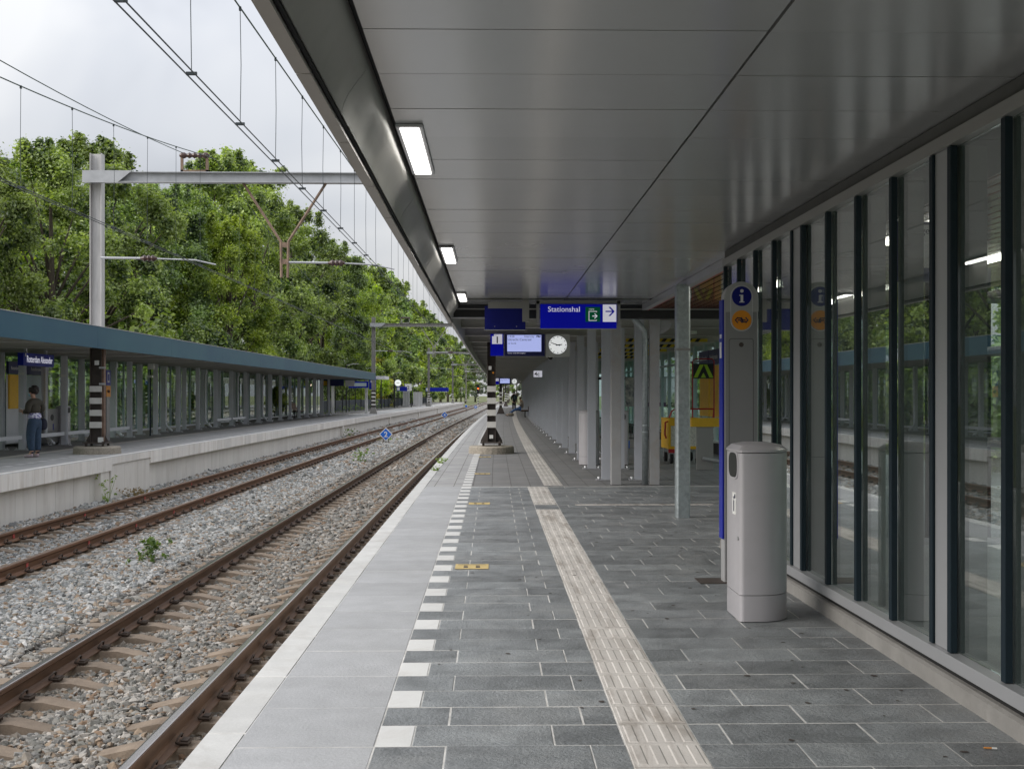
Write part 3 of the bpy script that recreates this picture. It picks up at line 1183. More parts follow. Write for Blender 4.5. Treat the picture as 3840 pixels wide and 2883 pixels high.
# ---- tracks
slp = MB()
xs = [-1.27, -1.22, -0.52, -0.24, 0.24, 0.52, 1.22, 1.27]
zt = [-0.035, 0.0, 0.0, -0.062, -0.062, 0.0, 0.0, -0.035]
vs, fs = [], []
for x, z in zip(xs, zt):
    w = 0.098 if abs(x) > .4 else 0.085
    vs += [(x, -w - .035, -.2), (x, -w, z), (x, w, z), (x, w + .035, -.2)]
for i in range(len(xs) - 1):
    for j in range(3):
        fs.append((i * 4 + j, i * 4 + j + 1, (i + 1) * 4 + j + 1, (i + 1) * 4 + j))
fs += [(3, 2, 1, 0), tuple(len(vs) - 4 + j for j in range(4))]
slp.add(vs, fs)
sleeper_me = slp.mesh("sleeper", "sleeper")


def clip_mb(b, ox=0, oy=0, oz=0, sgn=1, q=5):
    """shoulder block and sprung steel loop that hold the rail foot; sgn is the side of the rail"""
    b.box(*sorted((ox + sgn * .075, ox + sgn * .125)), oy - .045, oy + .045, oz - .005, oz + .04)
    pts = []
    for k in range(q + 1):
        t = pi * (0.05 + 0.9 * k / q)
        pts.append((ox + sgn * (.05 + .02 * math.sin(t)), oy - .075 * math.cos(t) - .005, oz + .028 + .045 * math.sin(t)))
    b.tube(pts, .0095, 4)
    b.tube([(ox + sgn * .05, oy - .07, oz + .03), (ox + sgn * .13, oy - .085, oz + .03), (ox + sgn * .14, oy + .02, oz + .035)], .0095, 4)
    return b


clipR = clip_mb(MB(), sgn=1).mesh("rail_clip", "clip_rust")
clipL = clip_mb(MB(), sgn=-1).mesh("rail_clip", "clip_rust")

HP = [(-.036, 0), (-.036, -.030), (-.020, -.045), (-.008, -.056), (-.008, -.122), (-.025, -.138), (-.070, -.148), (-.070, -.159)]
RAILP = [(.027, .006), (-.027, .006)] + HP + [(-x, z) for x, z in HP[::-1]]
SZ = RH - 0.159 - 0.006


def track(uc, label, far, y_ind, y_clip):
    t = tag(link("railway_track", None, None, W(uc, 5, RH), (0, 0, 0)), label, "railway track")
    ox, oy, oz = t.location
    inv = (-ox, -oy, -oz)
    for s in (-1, 1):
        ur = uc + s * .7525
        b = MB()
        b.sweep([(ur + x, RH - .006 + z) for x, z in RAILP], 0, 420, 2)
        r_ = b.build("rail", "rail_rust_far" if far else "rail_rust", t, inv)
        b = MB()
        b.sweep([(ur + .031, RH + .0008), (ur + .02, RH + .0028), (ur - .02, RH + .0028), (ur - .031, RH + .0008)], 0, 420, 2, False)
        b.build("running_surface", "rail_steel_far" if far else "rail_steel", r_)
    rest, crest = MB(), MB()
    k = 0
    y = 5.0
    while y < 110:
        if y < y_ind:
            link("sleeper", sleeper_me, t, Vector(W(uc, y, SZ)) - t.location, (0, 0, -head(y)))
        else:
            p = W(uc, y, SZ)
            for s in (-1, 1):
                rest.box(p[0] + (s * .87 - .35), p[0] + (s * .87 + .35), y - .1, y + .1, SZ - .1, SZ + (0 if s else 0))
        for s in (-1, 1):
            for q in (-1, 1):
                if y < y_clip:
                    link("rail_clip", clipR if q > 0 else clipL, t, Vector(W(uc + s * .7525, y, SZ)) - t.location, (0, 0, -head(y)))
                elif y < 60:
                    p = W(uc + s * .7525, y, SZ)
                    crest.box(*sorted((p[0] + q * .05, p[0] + q * .12)), y - .06, y + .06, SZ, SZ + .05)
        y += 0.6
    tag(rest.build("sleepers_beyond", "sleeper", t, inv), kind="stuff")
    tag(crest.build("rail_clips_beyond", "clip_rust", t, inv), kind="stuff")
    return t


track(UC1, "railway track beside the near platform with dark rails and wavy concrete sleepers", False, 42, 24)
trk2 = track(UC2, "rusty railway track beside the far platform wall with small red rail tags", True, 46, 27)
tg = MB()
tg.box(0, .006, -.036, .036, -.032, .032)
tg_me = tg.mesh("rail_tag", "red_tag")
for s, ys_ in ((1, (13.2, 15.6, 18.0, 20.4, 22.8, 25.2)), (-1, (16.0, 18.9, 22.2, 26.0, 30.0))):
    for yy in ys_:
        link("rail_tag", tg_me, trk2, Vector(W(UC2 + s * .7525 + .012, yy + .3, RH - .085)) - trk2.location)


# ================================================================= NEAR CANOPY with the panelled ceiling
CZ = 2.753
canopy = thing("station_canopy", "flat canopy with glossy grey ceiling panels over the near platform", "canopy", (0, 0, 0))
pb = MB()
pb.add([(-.5, -.5, 0), (.5, -.5, 0), (.5, .5, 0), (-.5, .5, 0), (-.5, -.5, .02), (.5, -.5, .02), (.5, .5, .02), (-.5, .5, .02)],
       [(0, 3, 2, 1), (0, 1, 5, 4), (1, 2, 6, 5), (2, 3, 7, 6), (3, 0, 4, 7)])
panel_me = pb.mesh("ceiling_panel", "ceiling")
rowsY = [4.32 + 0.6 * k for k in range(-9, 23)]
for y0 in rowsY:
    if 16.3 < y0 < 16.5:
        y0a, y1a = 16.58, 16.92
    else:
        y0a, y1a = y0, y0 + .6
    yc = (y0a + y1a) / 2
    for (u0, u1) in ((-.475, 1.02), (1.02, 2.34 - bend(yc))):
        link("ceiling_panel", panel_me, canopy, W((u0 + u1) / 2 + .004, yc, CZ + random.uniform(-.001, .001)), (0, 0, -head(yc)),
             (u1 - u0 - .012, y1a - y0a - .007, 1))
b = MB()
b.sweep([(-.64, 2.80), (-.64, 2.83), (2.6, 2.83), (2.6, 2.80)], -1.4, 17.6, 2)
b.build("ceiling_backing", "dark_gap", canopy)
b = MB()
b.sweep([(-.64, 2.84), (-.64, 2.985), (6.2, 2.985), (6.2, 2.84)], -1.4, 17.6, 2)
b.build("roof", "roof_top", canopy)
y = -1.4
k = 0
while y < 17.3:
    b = MB()
    b.sweep([(-.655, 3.0), (-.655, 2.5), (-.605, 2.5), (-.605, 2.512), (-.643, 2.512), (-.643, 3.0)], y + .006, y + 1.074, .36)
    b.build("fascia_panel", "fascia_near", canopy)
    y += 1.08
y = -1.3
while y < 17:
    b = MB()
    pr = [(-.590, 2.535), (-.582, 2.570), (-.562, 2.612), (-.535, 2.650), (-.508, 2.684), (-.495, 2.705), (-.495, 2.79)]
    b.sweep(pr + [(u - .006, z + .006) for u, z in pr[::-1]], y + .004, min(y + 2.996, 17.3), .5)
    o = b.build("gutter_cover", "gutter_metal", canopy)
    autosmooth(o, 35)
    y += 3.0
b = MB()
b.sweep([(-.612, 2.53), (-.598, 2.53), (-.598, 2.78), (-.612, 2.78)], -1.4, 17.3, 2)
b.build("gutter_slot", "dark_gap", canopy)
b = MB()
b.box(-.45, 6.1, 17.62, 17.76, 2.56, 2.69)
b.build("end_beam", "black", canopy)
b = MB()
b.box(-.64, 6.1, 17.45, 17.55, 2.70, 2.98)
b.build("end_fascia", "black", canopy)
b = MB()
b.tube([W(-.60, 17.5, 2.56), W(0.05, 17.5, 2.56)], .012, 6)
b.build("conduit", "alu", canopy)

# ceiling lights
for i, yy in enumerate((5.81, 10.58, 15.38)):
    lt = thing("ceiling_light", ("largest and nearest rectangular lit lamp set in the canopy ceiling edge",
               "middle rectangular lit lamp along the canopy ceiling edge", "smallest rectangular lit lamp just before the blue hanging sign")[i], "ceiling lamp",
               W(-.40, yy + .64, CZ - .004), -head(yy), "ceiling lamps along the gutter")
    b = MB()
    b.box(-.066, .066, -.63, .63, -.014, .0)
    fr = b.build("frame", "alu", lt)
    b = MB()
    b.box(-.047, .047, -.60, .60, -.018, -.0145)
    b.build("diffuser", "lamp_light", lt)

# ================================================================= GLASS PAVILION (straight along the near platform)
pav = thing("glass_pavilion", "glass walled waiting hall with dark vertical mullions beside the near platform", "glass wall", (2.2, 5, 0))
PO = (-2.2, -5, 0)
MY = [4.97, 5.558, 5.786, 6.371, 6.98, 7.588, 8.191, 8.46, 9.016, 9.637, 10.263, 10.838]
MY = [2.985, 3.215, 3.785, 4.375] + MY
MY = [-.8, -.2, .4, 1.0, 1.6, 2.2] + MY
for y0 in MY:
    b = MB()
    b.box(2.212, 2.246, y0, y0 + .045, .196, 2.602)
    m_ = b.build("mullion", "mullion", pav, PO, bevel=.003)
    b = MB()
    b.box(2.262, 2.39, y0 + .004, y0 + .041, .16, 2.602)
    b.build("inner_fin", "fin", m_)
PAIRS = {5.558, 8.191, 2.985}
for a, c in zip(MY[:-1], MY[1:]):
    b = MB()
    if a in PAIRS:
        b.box(2.225, 2.30, a + .055, c - .005, .196, 2.602)
        b.build("column_cover", "alu", pav, PO)
    else:
        b.box(2.247, 2.257, a + .052, c - .002, .2, 2.6)
        b.build("pane", "glass", pav, PO)
b = MB()
b.box(2.205, 2.275, -.8, 10.89, 2.604, 2.668)
b.build("top_rail", "alu_dark", pav, PO)
b = MB()
b.box(2.192, 2.28, -.8, 10.91, .128, .194)
b.build("bottom_rail", "alu", pav, PO, bevel=.003)
b = MB()
b.box(2.24, 2.40, -.8, 10.91, .06, .126)
b.build("rail_recess", "dark_gap", pav, PO)
b = MB()
b.prism([(2.195, -.02), (2.195, .075), (2.215, .085), (2.42, .085), (2.42, -.02)], -.8, 10.95, 'y')
b.build("kerb", "kerb_concrete", pav, PO)
b = MB()
b.box(2.23, 2.9, -.8, 10.91, 2.67, 2.745)
b.build("head_gap", "shadow_gap", pav, PO)  # solid bar coloured dark to stand for the shadow above the top rail
# end wall of the hall
for k in range(6):
    b = MB()
    x0 = 2.45 + k * .55
    b.box(x0, x0 + .05, 10.86, 10.91, .1, 2.6)
    b.build("mullion", "mullion", pav, PO)
    b = MB()
    b.box(x0 + .052, x0 + .548, 10.88, 10.888, .1, 2.6)
    b.build("pane", "glass", pav, PO)
# hall floor, rear glazed wall and red timber ceiling
b = MB()
b.box(2.42, 5.6, -.8, 10.9, .0, .03)
b.build("hall_floor", "hall_floor", pav, PO)
for k in range(10):
    b = MB()
    y0 = -.7 + k * 1.15
    b.box(5.5, 5.57, y0, y0 + .07, 0, 2.6)
    b.build("mullion", "frame_pale", pav, PO)
    b = MB()
    b.box(5.53, 5.538, y0 + .07, y0 + 1.15, .05, 2.6)
    b.build("pane", "glass_green", pav, PO)
slat = MB()
slat.box(-.5, .5, -.5, .5, 0, .04)
slat_me = slat.mesh("ceiling_slat", "wood_red")
tim = thing("timber_ceiling", "glossy red brown slatted ceiling over the passage to the hall", "ceiling", (2.42, 10, 2.7))
k = 0
x = 2.47
while x < 6.1:
    link("ceiling_slat", slat_me, tim, (x - 2.42, -1.6, .0), (0, 0, 0), (.095, 18.0, 1))
    x += .118
b = MB()
b.box(-.02, 3.75, -10.6, 7.55, .06, .08)
b.build("backing", "black", tim)
b = MB()
b.box(-.085, -.002, .92, 7.4, -.03, .05)
b.build("edge_trim", "alu", tim)
b = MB()
b.box(-.0015, .012, .92, 7.4, -.032, .05)
b.build("red_edge", "red_paint", tim)
for (xx, yy) in ((.9, 3.0), (.9, -1.5), (.9, -4.0), (2.3, .5), (2.3, 5.2), (2.3, -3.5)):
    b = MB()
    b.box(xx, xx + .12, yy, yy + 1.4, -.02, -.004)
    b.build("strip_lamp", "strip_light", tim)

# toilet sign inside the hall
ts = thing("toilet_sign", "blue and white wheelchair toilet sign hanging behind the glass", "sign", (3.0, 8.5, 2.34))
b = MB()
b.box(-.02, .62, 0, .06, -.10, .335)
b.build("board", "ns_navy", ts)
b = MB()
b.box(.155, .50, -.004, -.001, .0, .31)
b.build("white_field", "sign_white", ts)
text("lettering", "gehand", .07, ts, (.165, -.006, .245), 0, "ink")
b = MB()
cx, cz = .30, .085
pts = [(cx + .065 * cos(t), -.007, cz + .065 * sin(t)) for t in np.linspace(-.6, 3.9 + .8, 18)]
b.tube(pts, .008, 5)
b.tube([(cx + .0, -.007, cz + .15), (cx + .012, -.007, cz + .045), (cx + .075, -.007, cz + .045), (cx + .1, -.007, cz - .05)], .012, 5)
b.ell((cx, -.007, cz + .185), (.02, .004, .02), 8, 6)
b.build("wheelchair_mark", "ink", ts)
# lift with glazed shaft behind the hall glass
lf = thing("lift_shaft", "glazed lift shaft with round steel frame posts behind the hall glass", "lift", (4.3, 8.6, 0.03))
for (xx, yy) in ((-.2, 0), (.75, 0), (-.2, 1.4), (.75, 1.4)):
    b = MB()
    b.tube([(xx, yy, 0), (xx, yy, 2.3)], .045, 10)
    b.build("frame_post", "alu", lf, smooth=True)
for zz in (1.0, 1.75, 2.2):
    b = MB()
    b.tube([(-.2, 0, zz), (.75, 0, zz), (.75, 1.4, zz), (-.2, 1.4, zz), (-.2, 0, zz)], .03, 8)
    b.build("frame_rail", "alu", lf, smooth=True)
b = MB()
b.box(.78, .79, 0, 1.4, .05, 2.4)
b.build("shaft_pane", "glass_green", lf)

# ================================================================= OLD PART OF THE NEAR CANOPY
old_c = thing("old_canopy", "older grey steel canopy on a long double row of posts along the near platform", "canopy", (1.9, 19.7, 0))
OO = (-1.9, -19.7, 0)


def rel(p, o):
    return (p[0] - o.location[0], p[1] - o.location[1], p[2] - o.location[2])


b = MB()
b.sweep([(-.6, 2.86), (-.6, 2.985), (6.4, 2.985), (6.4, 2.86)], 17.9, 136, 3)
b.build("roof", "soffit", old_c, OO)
b = MB()
b.sweep([(-.63, 3.0), (-.63, 2.5), (-.585, 2.5), (-.585, 2.56), (-.60, 2.56), (-.60, 3.0)], 17.8, 136, 3)
b.build("fascia", "alu_dark", old_c, OO)
pitch = 2.98
bm_ = MB()
bm_.box(-3.5, 3.5, -.07, .07, 0, .014)
bm_.box(-3.5, 3.5, -.006, .006, .014, .155)
beam_me = bm_.mesh("roof_beam", "beam_grey")
hp = MB()
hp.box(-.075, .075, -.075, -.043, 0, 2.70)
hp.box(-.075, .075, .043, .075, 0, 2.70)
hp.box(-.005, .005, -.043, .043, 0, 2.70)
post_me = hp.mesh("post", "post_grey")
bp_ = MB()
bp_.box(-.17, .17, -.11, .11, 0, .018)
for sx in (-1, 1):
    for sy in (-1, 1):
        bp_.tube([(sx * .125, sy * .07, .018), (sx * .125, sy * .07, .035), (sx * .125, sy * .07, .055), (sx * .125, sy * .07, .06)], [.022, .022, .016, .004], 6)
plate_me = bp_.mesh("base_plate", "alu")
NP = 39
for k in range(NP):
    yy = 19.7 + k * pitch
    link("roof_beam", beam_me, old_c, rel(W(2.88, yy, 2.703), old_c), (0, 0, -head(yy)))
    for uu in (1.9, 2.45):
        p = link("post", post_me, old_c, rel(W(uu, yy, 0), old_c), (0, 0, -head(yy)))
        link("base_plate", plate_me, p)
# posts and portal frame of the older bay next to the new ceiling
for uu, yy in ((1.96, 18.72), (2.57, 18.72)):
    b = MB()
    b.box(-.078, .078, -.07, .07, 0, 2.62)
    b.build("bay_post", "post_old", old_c, rel(W(uu, yy, 0), old_c), (0, 0, -head(yy)), bevel=.006)
b = MB()
b.box(2.0, 3.9, 18.68, 18.80, 2.62, 2.72)
b.build("bay_beam", "post_old", old_c, OO)
b = MB()
b.prism([(2.76, 2.60), (2.98, 2.60), (2.98, 2.50), (2.86, 2.40), (2.76, 2.38)], 18.70, 18.76, 'y')
b.build("bracket", "post_old", old_c, OO)
b = MB()
b.tube([(2.36, 18.7, 2.66), (2.40, 18.7, 2.60), (2.50, 18.7, 2.50), (2.55, 18.7, 2.42), (2.555, 18.7, 2.3), (2.555, 18.7, 0)], .048, 12)
b.build("downpipe", "galvanised", old_c, OO, smooth=True)
b = MB()
for zz in (2.27, 1.62, .93, .82):
    b.tube([(2.555, 18.7, zz), (2.555, 18.7, zz + .022)], .055, 12)
b.build("pipe_collar", "galvanised", old_c, OO)
# hazard tape on low edges
for k in range(5):
    yy = 26.6 + k * pitch
    x0, x1 = 3.2, 5.05
    b = MB()
    b.box(x0, x1, yy, yy + .06, 2.60, 2.705)
    lo = b.build("low_beam", "beam_grey", old_c, OO)
    b = MB()
    b.box(x0, x1, yy - .004, yy - .001, 2.615, 2.69)
    tp = b.build("hazard_tape", "hazard_yellow", lo)
    b = MB()
    x = x0 + .03
    while x < x1 - .2:
        b.prism([(x, 2.615), (x + .09, 2.615), (x + .15, 2.69), (x + .06, 2.69)], yy - .008, yy - .005, 'y')
        x += .19
    b.build("black_stripes", "black", tp)
b = MB()
for yy in (24.0, 30.0):
    b.cyl((4.2 if yy < 27 else 4.6, yy, 2.66), .14, .06, 16)
b.build("round_lamp", "paper", old_c, OO)

# rear glazed wall of the near platform
rg = thing("rear_glass_screen", "glazed screen with pale frames behind the yellow trolley", "glass wall", (5.6, 20, 0))
GO = (-5.6, -20, 0)
for k in range(24):
    y0 = 17 + k * 1.45
    b = MB()
    b.box(5.6, 5.7, y0, y0 + .09, 0, 2.75)
    b.build("frame_post", "frame_pale", rg, GO)
    b = MB()
    b.box(5.64, 5.648, y0 + .09, y0 + 1.45, .32, 2.7)
    b.build("pane", "glass_green", rg, GO)
b = MB()
b.box(5.61, 5.69, 17, 52, .26, .315)
b.box(5.61, 5.69, 17, 52, 2.28, 2.33)
b.build("transom", "frame_pale", rg, GO)
b = MB()
b.box(5.58, 5.72, 17, 52, 0, .25)
b.build("plinth", "black", rg, GO)
cg = thing("cross_glass_screen", "glazed screen closing the far end of the fenced corner", "glass wall", (4.6, 41, 0))
for k in range(7):
    b = MB()
    x0 = -1.5 + k * .42
    b.box(x0, x0 + .07, 0, .07, 0, 2.6)
    b.build("frame_post", "frame_pale", cg)
    b = MB()
    b.box(x0 + .07, x0 + .42, .03, .038, .1, 2.6)
    b.build("pane", "glass_green", cg)
b = MB()
b.box(-1.5, 1.3, -.01, .08, 1.95, 2.02)
b.build("transom", "mullion", cg)

# galvanised square post at the end of the glass hall
gp = thing("steel_post", "galvanised square steel post standing alone before the timber ceiling", "post", (2.305, 13.68, 0))
b = MB()
b.prism([(-.08, -.06), (-.06, -.08), (.06, -.08), (.08, -.06), (.08, .06), (.06, .08), (-.06, .08), (-.08, .06)], 0, 2.70, 'z')
b.build("shaft", "galvanised", gp)
b = MB()
b.box(-.082, .082, -.082, .082, 1.93, 1.96)
b.build("weld_band", "alu_dark", gp)

# ================================================================= SIGNS UNDER THE NEAR CANOPY
YS = 16.45
sg = thing("hanging_sign", "blue hanging sign reading Stationshal with exit pictogram and right arrow", "sign", (0.79, YS, 2.345))
b = MB()
b.box(0, 1.06, 0, .14, .0, .335)
b.build("box", "lit_blue", sg)
b = MB()
b.box(-.005, 1.055, -.004, .0, -.012, -.001)
b.build("bottom_edge", "alu", sg)
text("lettering", "Stationshal", .104, sg, (.10, -.002, .232), 0, "glow_white")
b = MB()
b.box(.625, .83, -.006, -.001, .092, .298)
gb = b.build("exit_field", "sign_green", sg)
b = MB()
b.box(.67, .78, -.010, -.0065, .105, .114)
b.box(.67, .679, -.010, -.0065, .114, .232)
b.box(.67, .785, -.010, -.0065, .232, .241)
b.box(.777, .785, -.010, -.0065, .225, .232)
b.box(.777, .785, -.010, -.0065, .114, .122)
b.tube([(.72, -.008, .172), (.785, -.008, .172)], .0065, 4)
b.tube([(.752, -.008, .205), (.788, -.008, .172), (.752, -.008, .139)], .0065, 4)
b.build("exit_mark", "glow_white", gb)
text("lettering", "uitgang", .026, gb, (.672, -.007, .262), 0, "glow_white")
b = MB()
b.box(.868, 1.055, -.006, -.001, .092, .333)
af = b.build("arrow_field", "glow_white", sg)
b = MB()
b.box(.905, 1.01, -.010, -.0065, .228, .245)
b.prism([(.945, .30), (.972, .30), (1.033, .2365), (.972, .173), (.945, .173), (1.005, .2365)], -.010, -.0065, 'y')
b.build("arrow", "lit_blue", af)
b = MB()
b.box(-.055, -.012, .02, .10, .07, .40)
b.box(1.072, 1.115, .02, .10, .07, .40)
b.box(-.055, 1.115, .02, .10, .345, .385)
b.build("bracket", "alu_dark", sg)

s2 = thing("hanging_sign", "plain dark blue back of a hanging sign left of the Stationshal sign", "sign", (0.012, YS + .05, 2.33))
b = MB()
b.box(0, .57, 0, .14, .0, .33)
b.build("box", "ns_blue_dark", s2)
b = MB()
b.box(-.004, .574, -.004, .0, -.012, -.001)
b.build("bottom_edge", "alu", s2)
for xx in (.14, .445):
    b = MB()
    b.ell((xx, -.001, .045), (.007, .004, .007), 8, 6)
    b.build("screw", "alu", s2)
b = MB()
b.box(.048, .525, -.03, .08, .295, .385)
b.box(.525, .62, -.03, .08, .11, .44)
b.build("bracket", "alu_dark", s2)


def ns_arrow(b, cx, cz, s, y, r=.1):
    """the double-arrow railway emblem as flat strokes in the x-z plane, centred, half-width s"""
    P = lambda x, z: (cx + x * s, y, cz + z * s)
    b.tube([P(-.62, .42), P(-1, 0), P(-.62, -.42)], r * s, 4)
    b.tube([P(.62, .42), P(1, 0), P(.62, -.42)], r * s, 4)
    b.tube([P(-1, .0), P(-.72, .33), P(-.2, .33), P(.25, -.30), P(.70, -.30), P(.98, 0)], r * s, 4)
    b.tube([P(-.62, .0), P(-.25, .0), P(.1, -.42)], r * s, 4)
    b.tube([P(-.1, .42), P(.2, .0), P(.62, .0)], r * s, 4)


def departures(loc, rz, label, num, lines, extra, clock_label, hour, minute, dome_label=None):
    t = thing("departure_display", label, "display", loc, rz, "departure displays")
    b = MB()
    b.box(0, .275, 0, .16, 0, .455)
    b.build("number_box", "lit_blue", t)
    b = MB()
    b.box(.035, .25, -.004, -.001, .245, .45)
    nf = b.build("number_field", "glow_white", t)
    b = MB()
    b.box(.035, .075, -.0055, -.0041, .41, .45)
    b.build("field_corner", "lit_blue", nf)
    text("lettering", num, .2, nf, (.095, -.006, .262), 0, "ink", bold=.003)
    text("lettering", "spoor", .026, nf, (.085, -.006, .42), 0, "ink")
    b = MB()
    b.box(.30, 1.15, 0, .18, -.01, .455)
    b.build("housing", "screen_frame", t)
    b = MB()
    b.box(.355, 1.075, -.004, -.001, .085, .435)
    s_ = b.build("screen", "lcd", t)
    for (st_, x, z, h) in lines:
        text("lettering", st_, h, s_, (x, -.006, z), 0, "ink")
    b = MB()
    ns_arrow(b, 1.015, .405, .045, -.006, .13)
    b.build("emblem", "ink", s_)
    text("lettering", extra, .035, t, (.365, -.003, .04), 0, "glow_white")
    b = MB()
    for xx in (.15, .75):
        b.box(xx - .03, xx + .03, .06, .12, .45, .62)
    b.build("hanger", "alu_dark", t)
    c = thing("station_clock", clock_label, "clock", (loc[0] + 1.175, loc[1] - .01, loc[2] - .02), rz, "station clocks")
    b = MB()
    b.box(0, .50, 0, .2, 0, .475)
    b.build("housing", "clock_housing", c)
    fcx, fcz = .25, .245
    b = MB()
    b.prism([(fcx + .205 * cos(q), fcz + .205 * sin(q)) for q in np.linspace(0, 2 * pi, 40, endpoint=False)], -.012, -.001, 'y')
    b.build("rim", "alu", c)
    b = MB()
    b.prism([(fcx + .192 * cos(q), fcz + .192 * sin(q)) for q in np.linspace(0, 2 * pi, 40, endpoint=False)], -.016, -.0125, 'y')
    fc_ = b.build("dial", "clock_face", c)
    b = MB()
    for k in range(60):
        q = 2 * pi * k / 60
        big = k % 5 == 0
        r0, r1, w = (.150, .182, .006) if big else (.170, .182, .0018)
        d = Vector((sin(q), cos(q)))
        n_ = Vector((d.y, -d.x))
        b.prism([tuple(Vector((fcx, fcz)) + d * r0 + n_ * w), tuple(Vector((fcx, fcz)) + d * r1 + n_ * w), tuple(Vector((fcx, fcz)) + d * r1 - n_ * w), tuple(Vector((fcx, fcz)) + d * r0 - n_ * w)], -.019, -.0165, 'y')
    b.build("minute_marks", "black", fc_)
    for nm, ang, l0, l1, w, yy in (("hour_hand", (hour % 12 + minute / 60) / 12, -.045, .095, .011, -.024), ("minute_hand", minute / 60, -.045, .165, .008, -.028), ("second_hand", 47 / 60, -.05, .11, .003, -.031)):
        q = 2 * pi * ang
        d = Vector((sin(q), cos(q)))
        n_ = Vector((d.y, -d.x))
        o_ = Vector((fcx, fcz))
        b = MB()
        b.prism([tuple(o_ + d * l0 + n_ * w), tuple(o_ + d * l1 + n_ * w * .7), tuple(o_ + d * l1 - n_ * w * .7), tuple(o_ + d * l0 - n_ * w)], yy - .002, yy, 'y')
        b.build(nm, "black", fc_)
    return t


departures((.14, 25.0, 2.25), -head(25), "blue departure display with platform number 1 and Intercity to Utrecht Centraal", "1",
           [("14:58", .37, .385, .062), ("Intercity", .715, .385, .062), ("Utrecht Centraal", .365, .315, .072), ("via Gouda", .365, .245, .044)],
           "hierna: 15:05 SPR Uitgeest", "square station clock at ten to three beside the nearer departure display", 2, 48)
d2 = W(-.45, 88.0, 2.20)
departures(d2, -head(88), "smaller distant blue departure display further along the near platform", "1",
           [("Utrecht Centraal", .365, .33, .075), ("via Gouda", .365, .26, .05)], " ", "distant station clock under the far end of the near canopy", 12, 0)

for nm, p in (("dome camera hanging below the square station clock", W(1.30, 27.0, 2.28)), ("distant dome camera under the near canopy", W(1.35, 84.0, 2.28))):
    t = thing("security_camera", nm, "camera", p)
    b = MB()
    b.cyl((0, 0, .12), .025, .35, 10)
    b.build("stem", "alu", t)
    b = MB()
    b.cyl((0, 0, .0), .085, .12, 18)
    b.build("housing", "paper", t, smooth=False)
    b = MB()
    b.ell((0, 0, .0), (.065, .065, .065), 14, 8)
    b.build("dome", "black_gloss", t, smooth=True)

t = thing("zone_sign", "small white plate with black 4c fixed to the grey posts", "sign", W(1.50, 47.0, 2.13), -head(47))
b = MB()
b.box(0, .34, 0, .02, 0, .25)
b.build("plate", "glow_white", t)  # slight glow added so the plate reads bright in the shade
text("lettering", "4c", .22, t, (.03, -.003, .05), 0, "black", bold=.003)

# ================================================================= BIN AND INFORMATION PILLAR
def bin_poly(g=0.0):
    pts = [(-g, -.182 - g), (.004 - g, -.197 - g), (.015 - g, -.208 - g), (.03 - g, -.212 - g), (.13, -.212 - g)]
    for k in range(1, 18):
        t = -pi / 2 + pi * k / 18
        pts.append((.13 + (.212 + g) * cos(t), (.212 + g) * sin(t)))
    pts += [(.13, .212 + g), (.03 - g, .212 + g), (.015 - g, .208 + g), (.004 - g, .197 + g), (-g, .182 + g)]
    return pts


def litter_bin(label, loc, rz, group="litter bins on the platforms"):
    t = thing("litter_bin", label, "litter bin", loc, rz, group)
    b = MB()
    b.prism(bin_poly(), .004, .165, 'z')
    autosmooth(b.build("base", "bin_metal", t))
    b = MB()
    b.prism(bin_poly(), .169, 1.055, 'z')
    autosmooth(b.build("body", "bin_metal", t))
    b = MB()
    pl = bin_poly(.004)
    n = len(pl)
    vs = [(x, y, 1.06) for x, y in pl] + [(x, y, 1.072) for x, y in pl]
    cx = .14
    vs += [(cx + (x - cx) * .82, y * .82, 1.102) for x, y in pl] + [(cx + (x - cx) * .4, y * .4, 1.118) for x, y in pl] + [(cx, 0, 1.121)]
    fs = []
    for j in range(3):
        fs += [(j * n + i, j * n + (i + 1) % n, (j + 1) * n + (i + 1) % n, (j + 1) * n + i) for i in range(n)]
    fs += [(3 * n + i, 3 * n + (i + 1) % n, 4 * n) for i in range(n)] + [tuple(range(n - 1, -1, -1))]
    b.add(vs, fs)
    autosmooth(b.build("lid", "bin_metal", t), 30)
    # opening in the flat side
    def ring(rw, rh, e=3.2):
        return [(-.03 + rw * (abs(cos(q)) ** (2 / e)) * (1 if cos(q) > 0 else -1), .975 + rh * (abs(sin(q)) ** (2 / e)) * (1 if sin(q) > 0 else -1)) for q in np.linspace(0, 2 * pi, 28, endpoint=False)]
    b = MB()
    b.prism(ring(.135, .093), -.006, .002, 'x')
    rm = b.build("opening_rim", "bin_metal", t, bevel=.003)
    b = MB()
    b.prism(ring(.118, .078), -.009, -.0065, 'x')
    b.build("opening", "bin_inside", rm)
    b = MB()
    b.box(-.0035, -.0005, -.10, .0, .66, .80)
    st_ = b.build("sticker", "paper", t)
    b = MB()
    b.box(-.006, -.004, -.06, -.04, .68, .75)
    b.ell((-.005, -.05, .765), (.002, .011, .011), 8, 6)
    b.box(-.006, -.004, -.09, -.07, .765, .79)
    b.build("sticker_print", "ink", st_)
    b = MB()
    b.tube([(-.008, -.17, .52), (.0, -.17, .52)], .012, 10)
    b.build("lock", "alu", t)
    return t


litter_bin("large D-shaped silver grey litter bin in front of the glass hall", (1.60, 7.567, 0), 0)
p = W(1.98, 24.3, 0)
litter_bin("half hidden round fronted grey litter bin among the near posts", p, R(-95))
p = W(2.55, 24.0, 0)
litter_bin("grey litter bin with blue person icon behind the near posts", p, R(88))

t = thing("info_pillar", "tall grey information pillar with round blue i and orange railway emblem", "information pillar", (1.949, 8.92, 0))


def arch(w, z0, z1, rise, n=14):
    return [(-w, z0), (w, z0), (w, z1)] + [(w * cos(q), z1 + rise * sin(q)) for q in np.linspace(0, pi, n)[1:-1]] + [(-w, z1)]


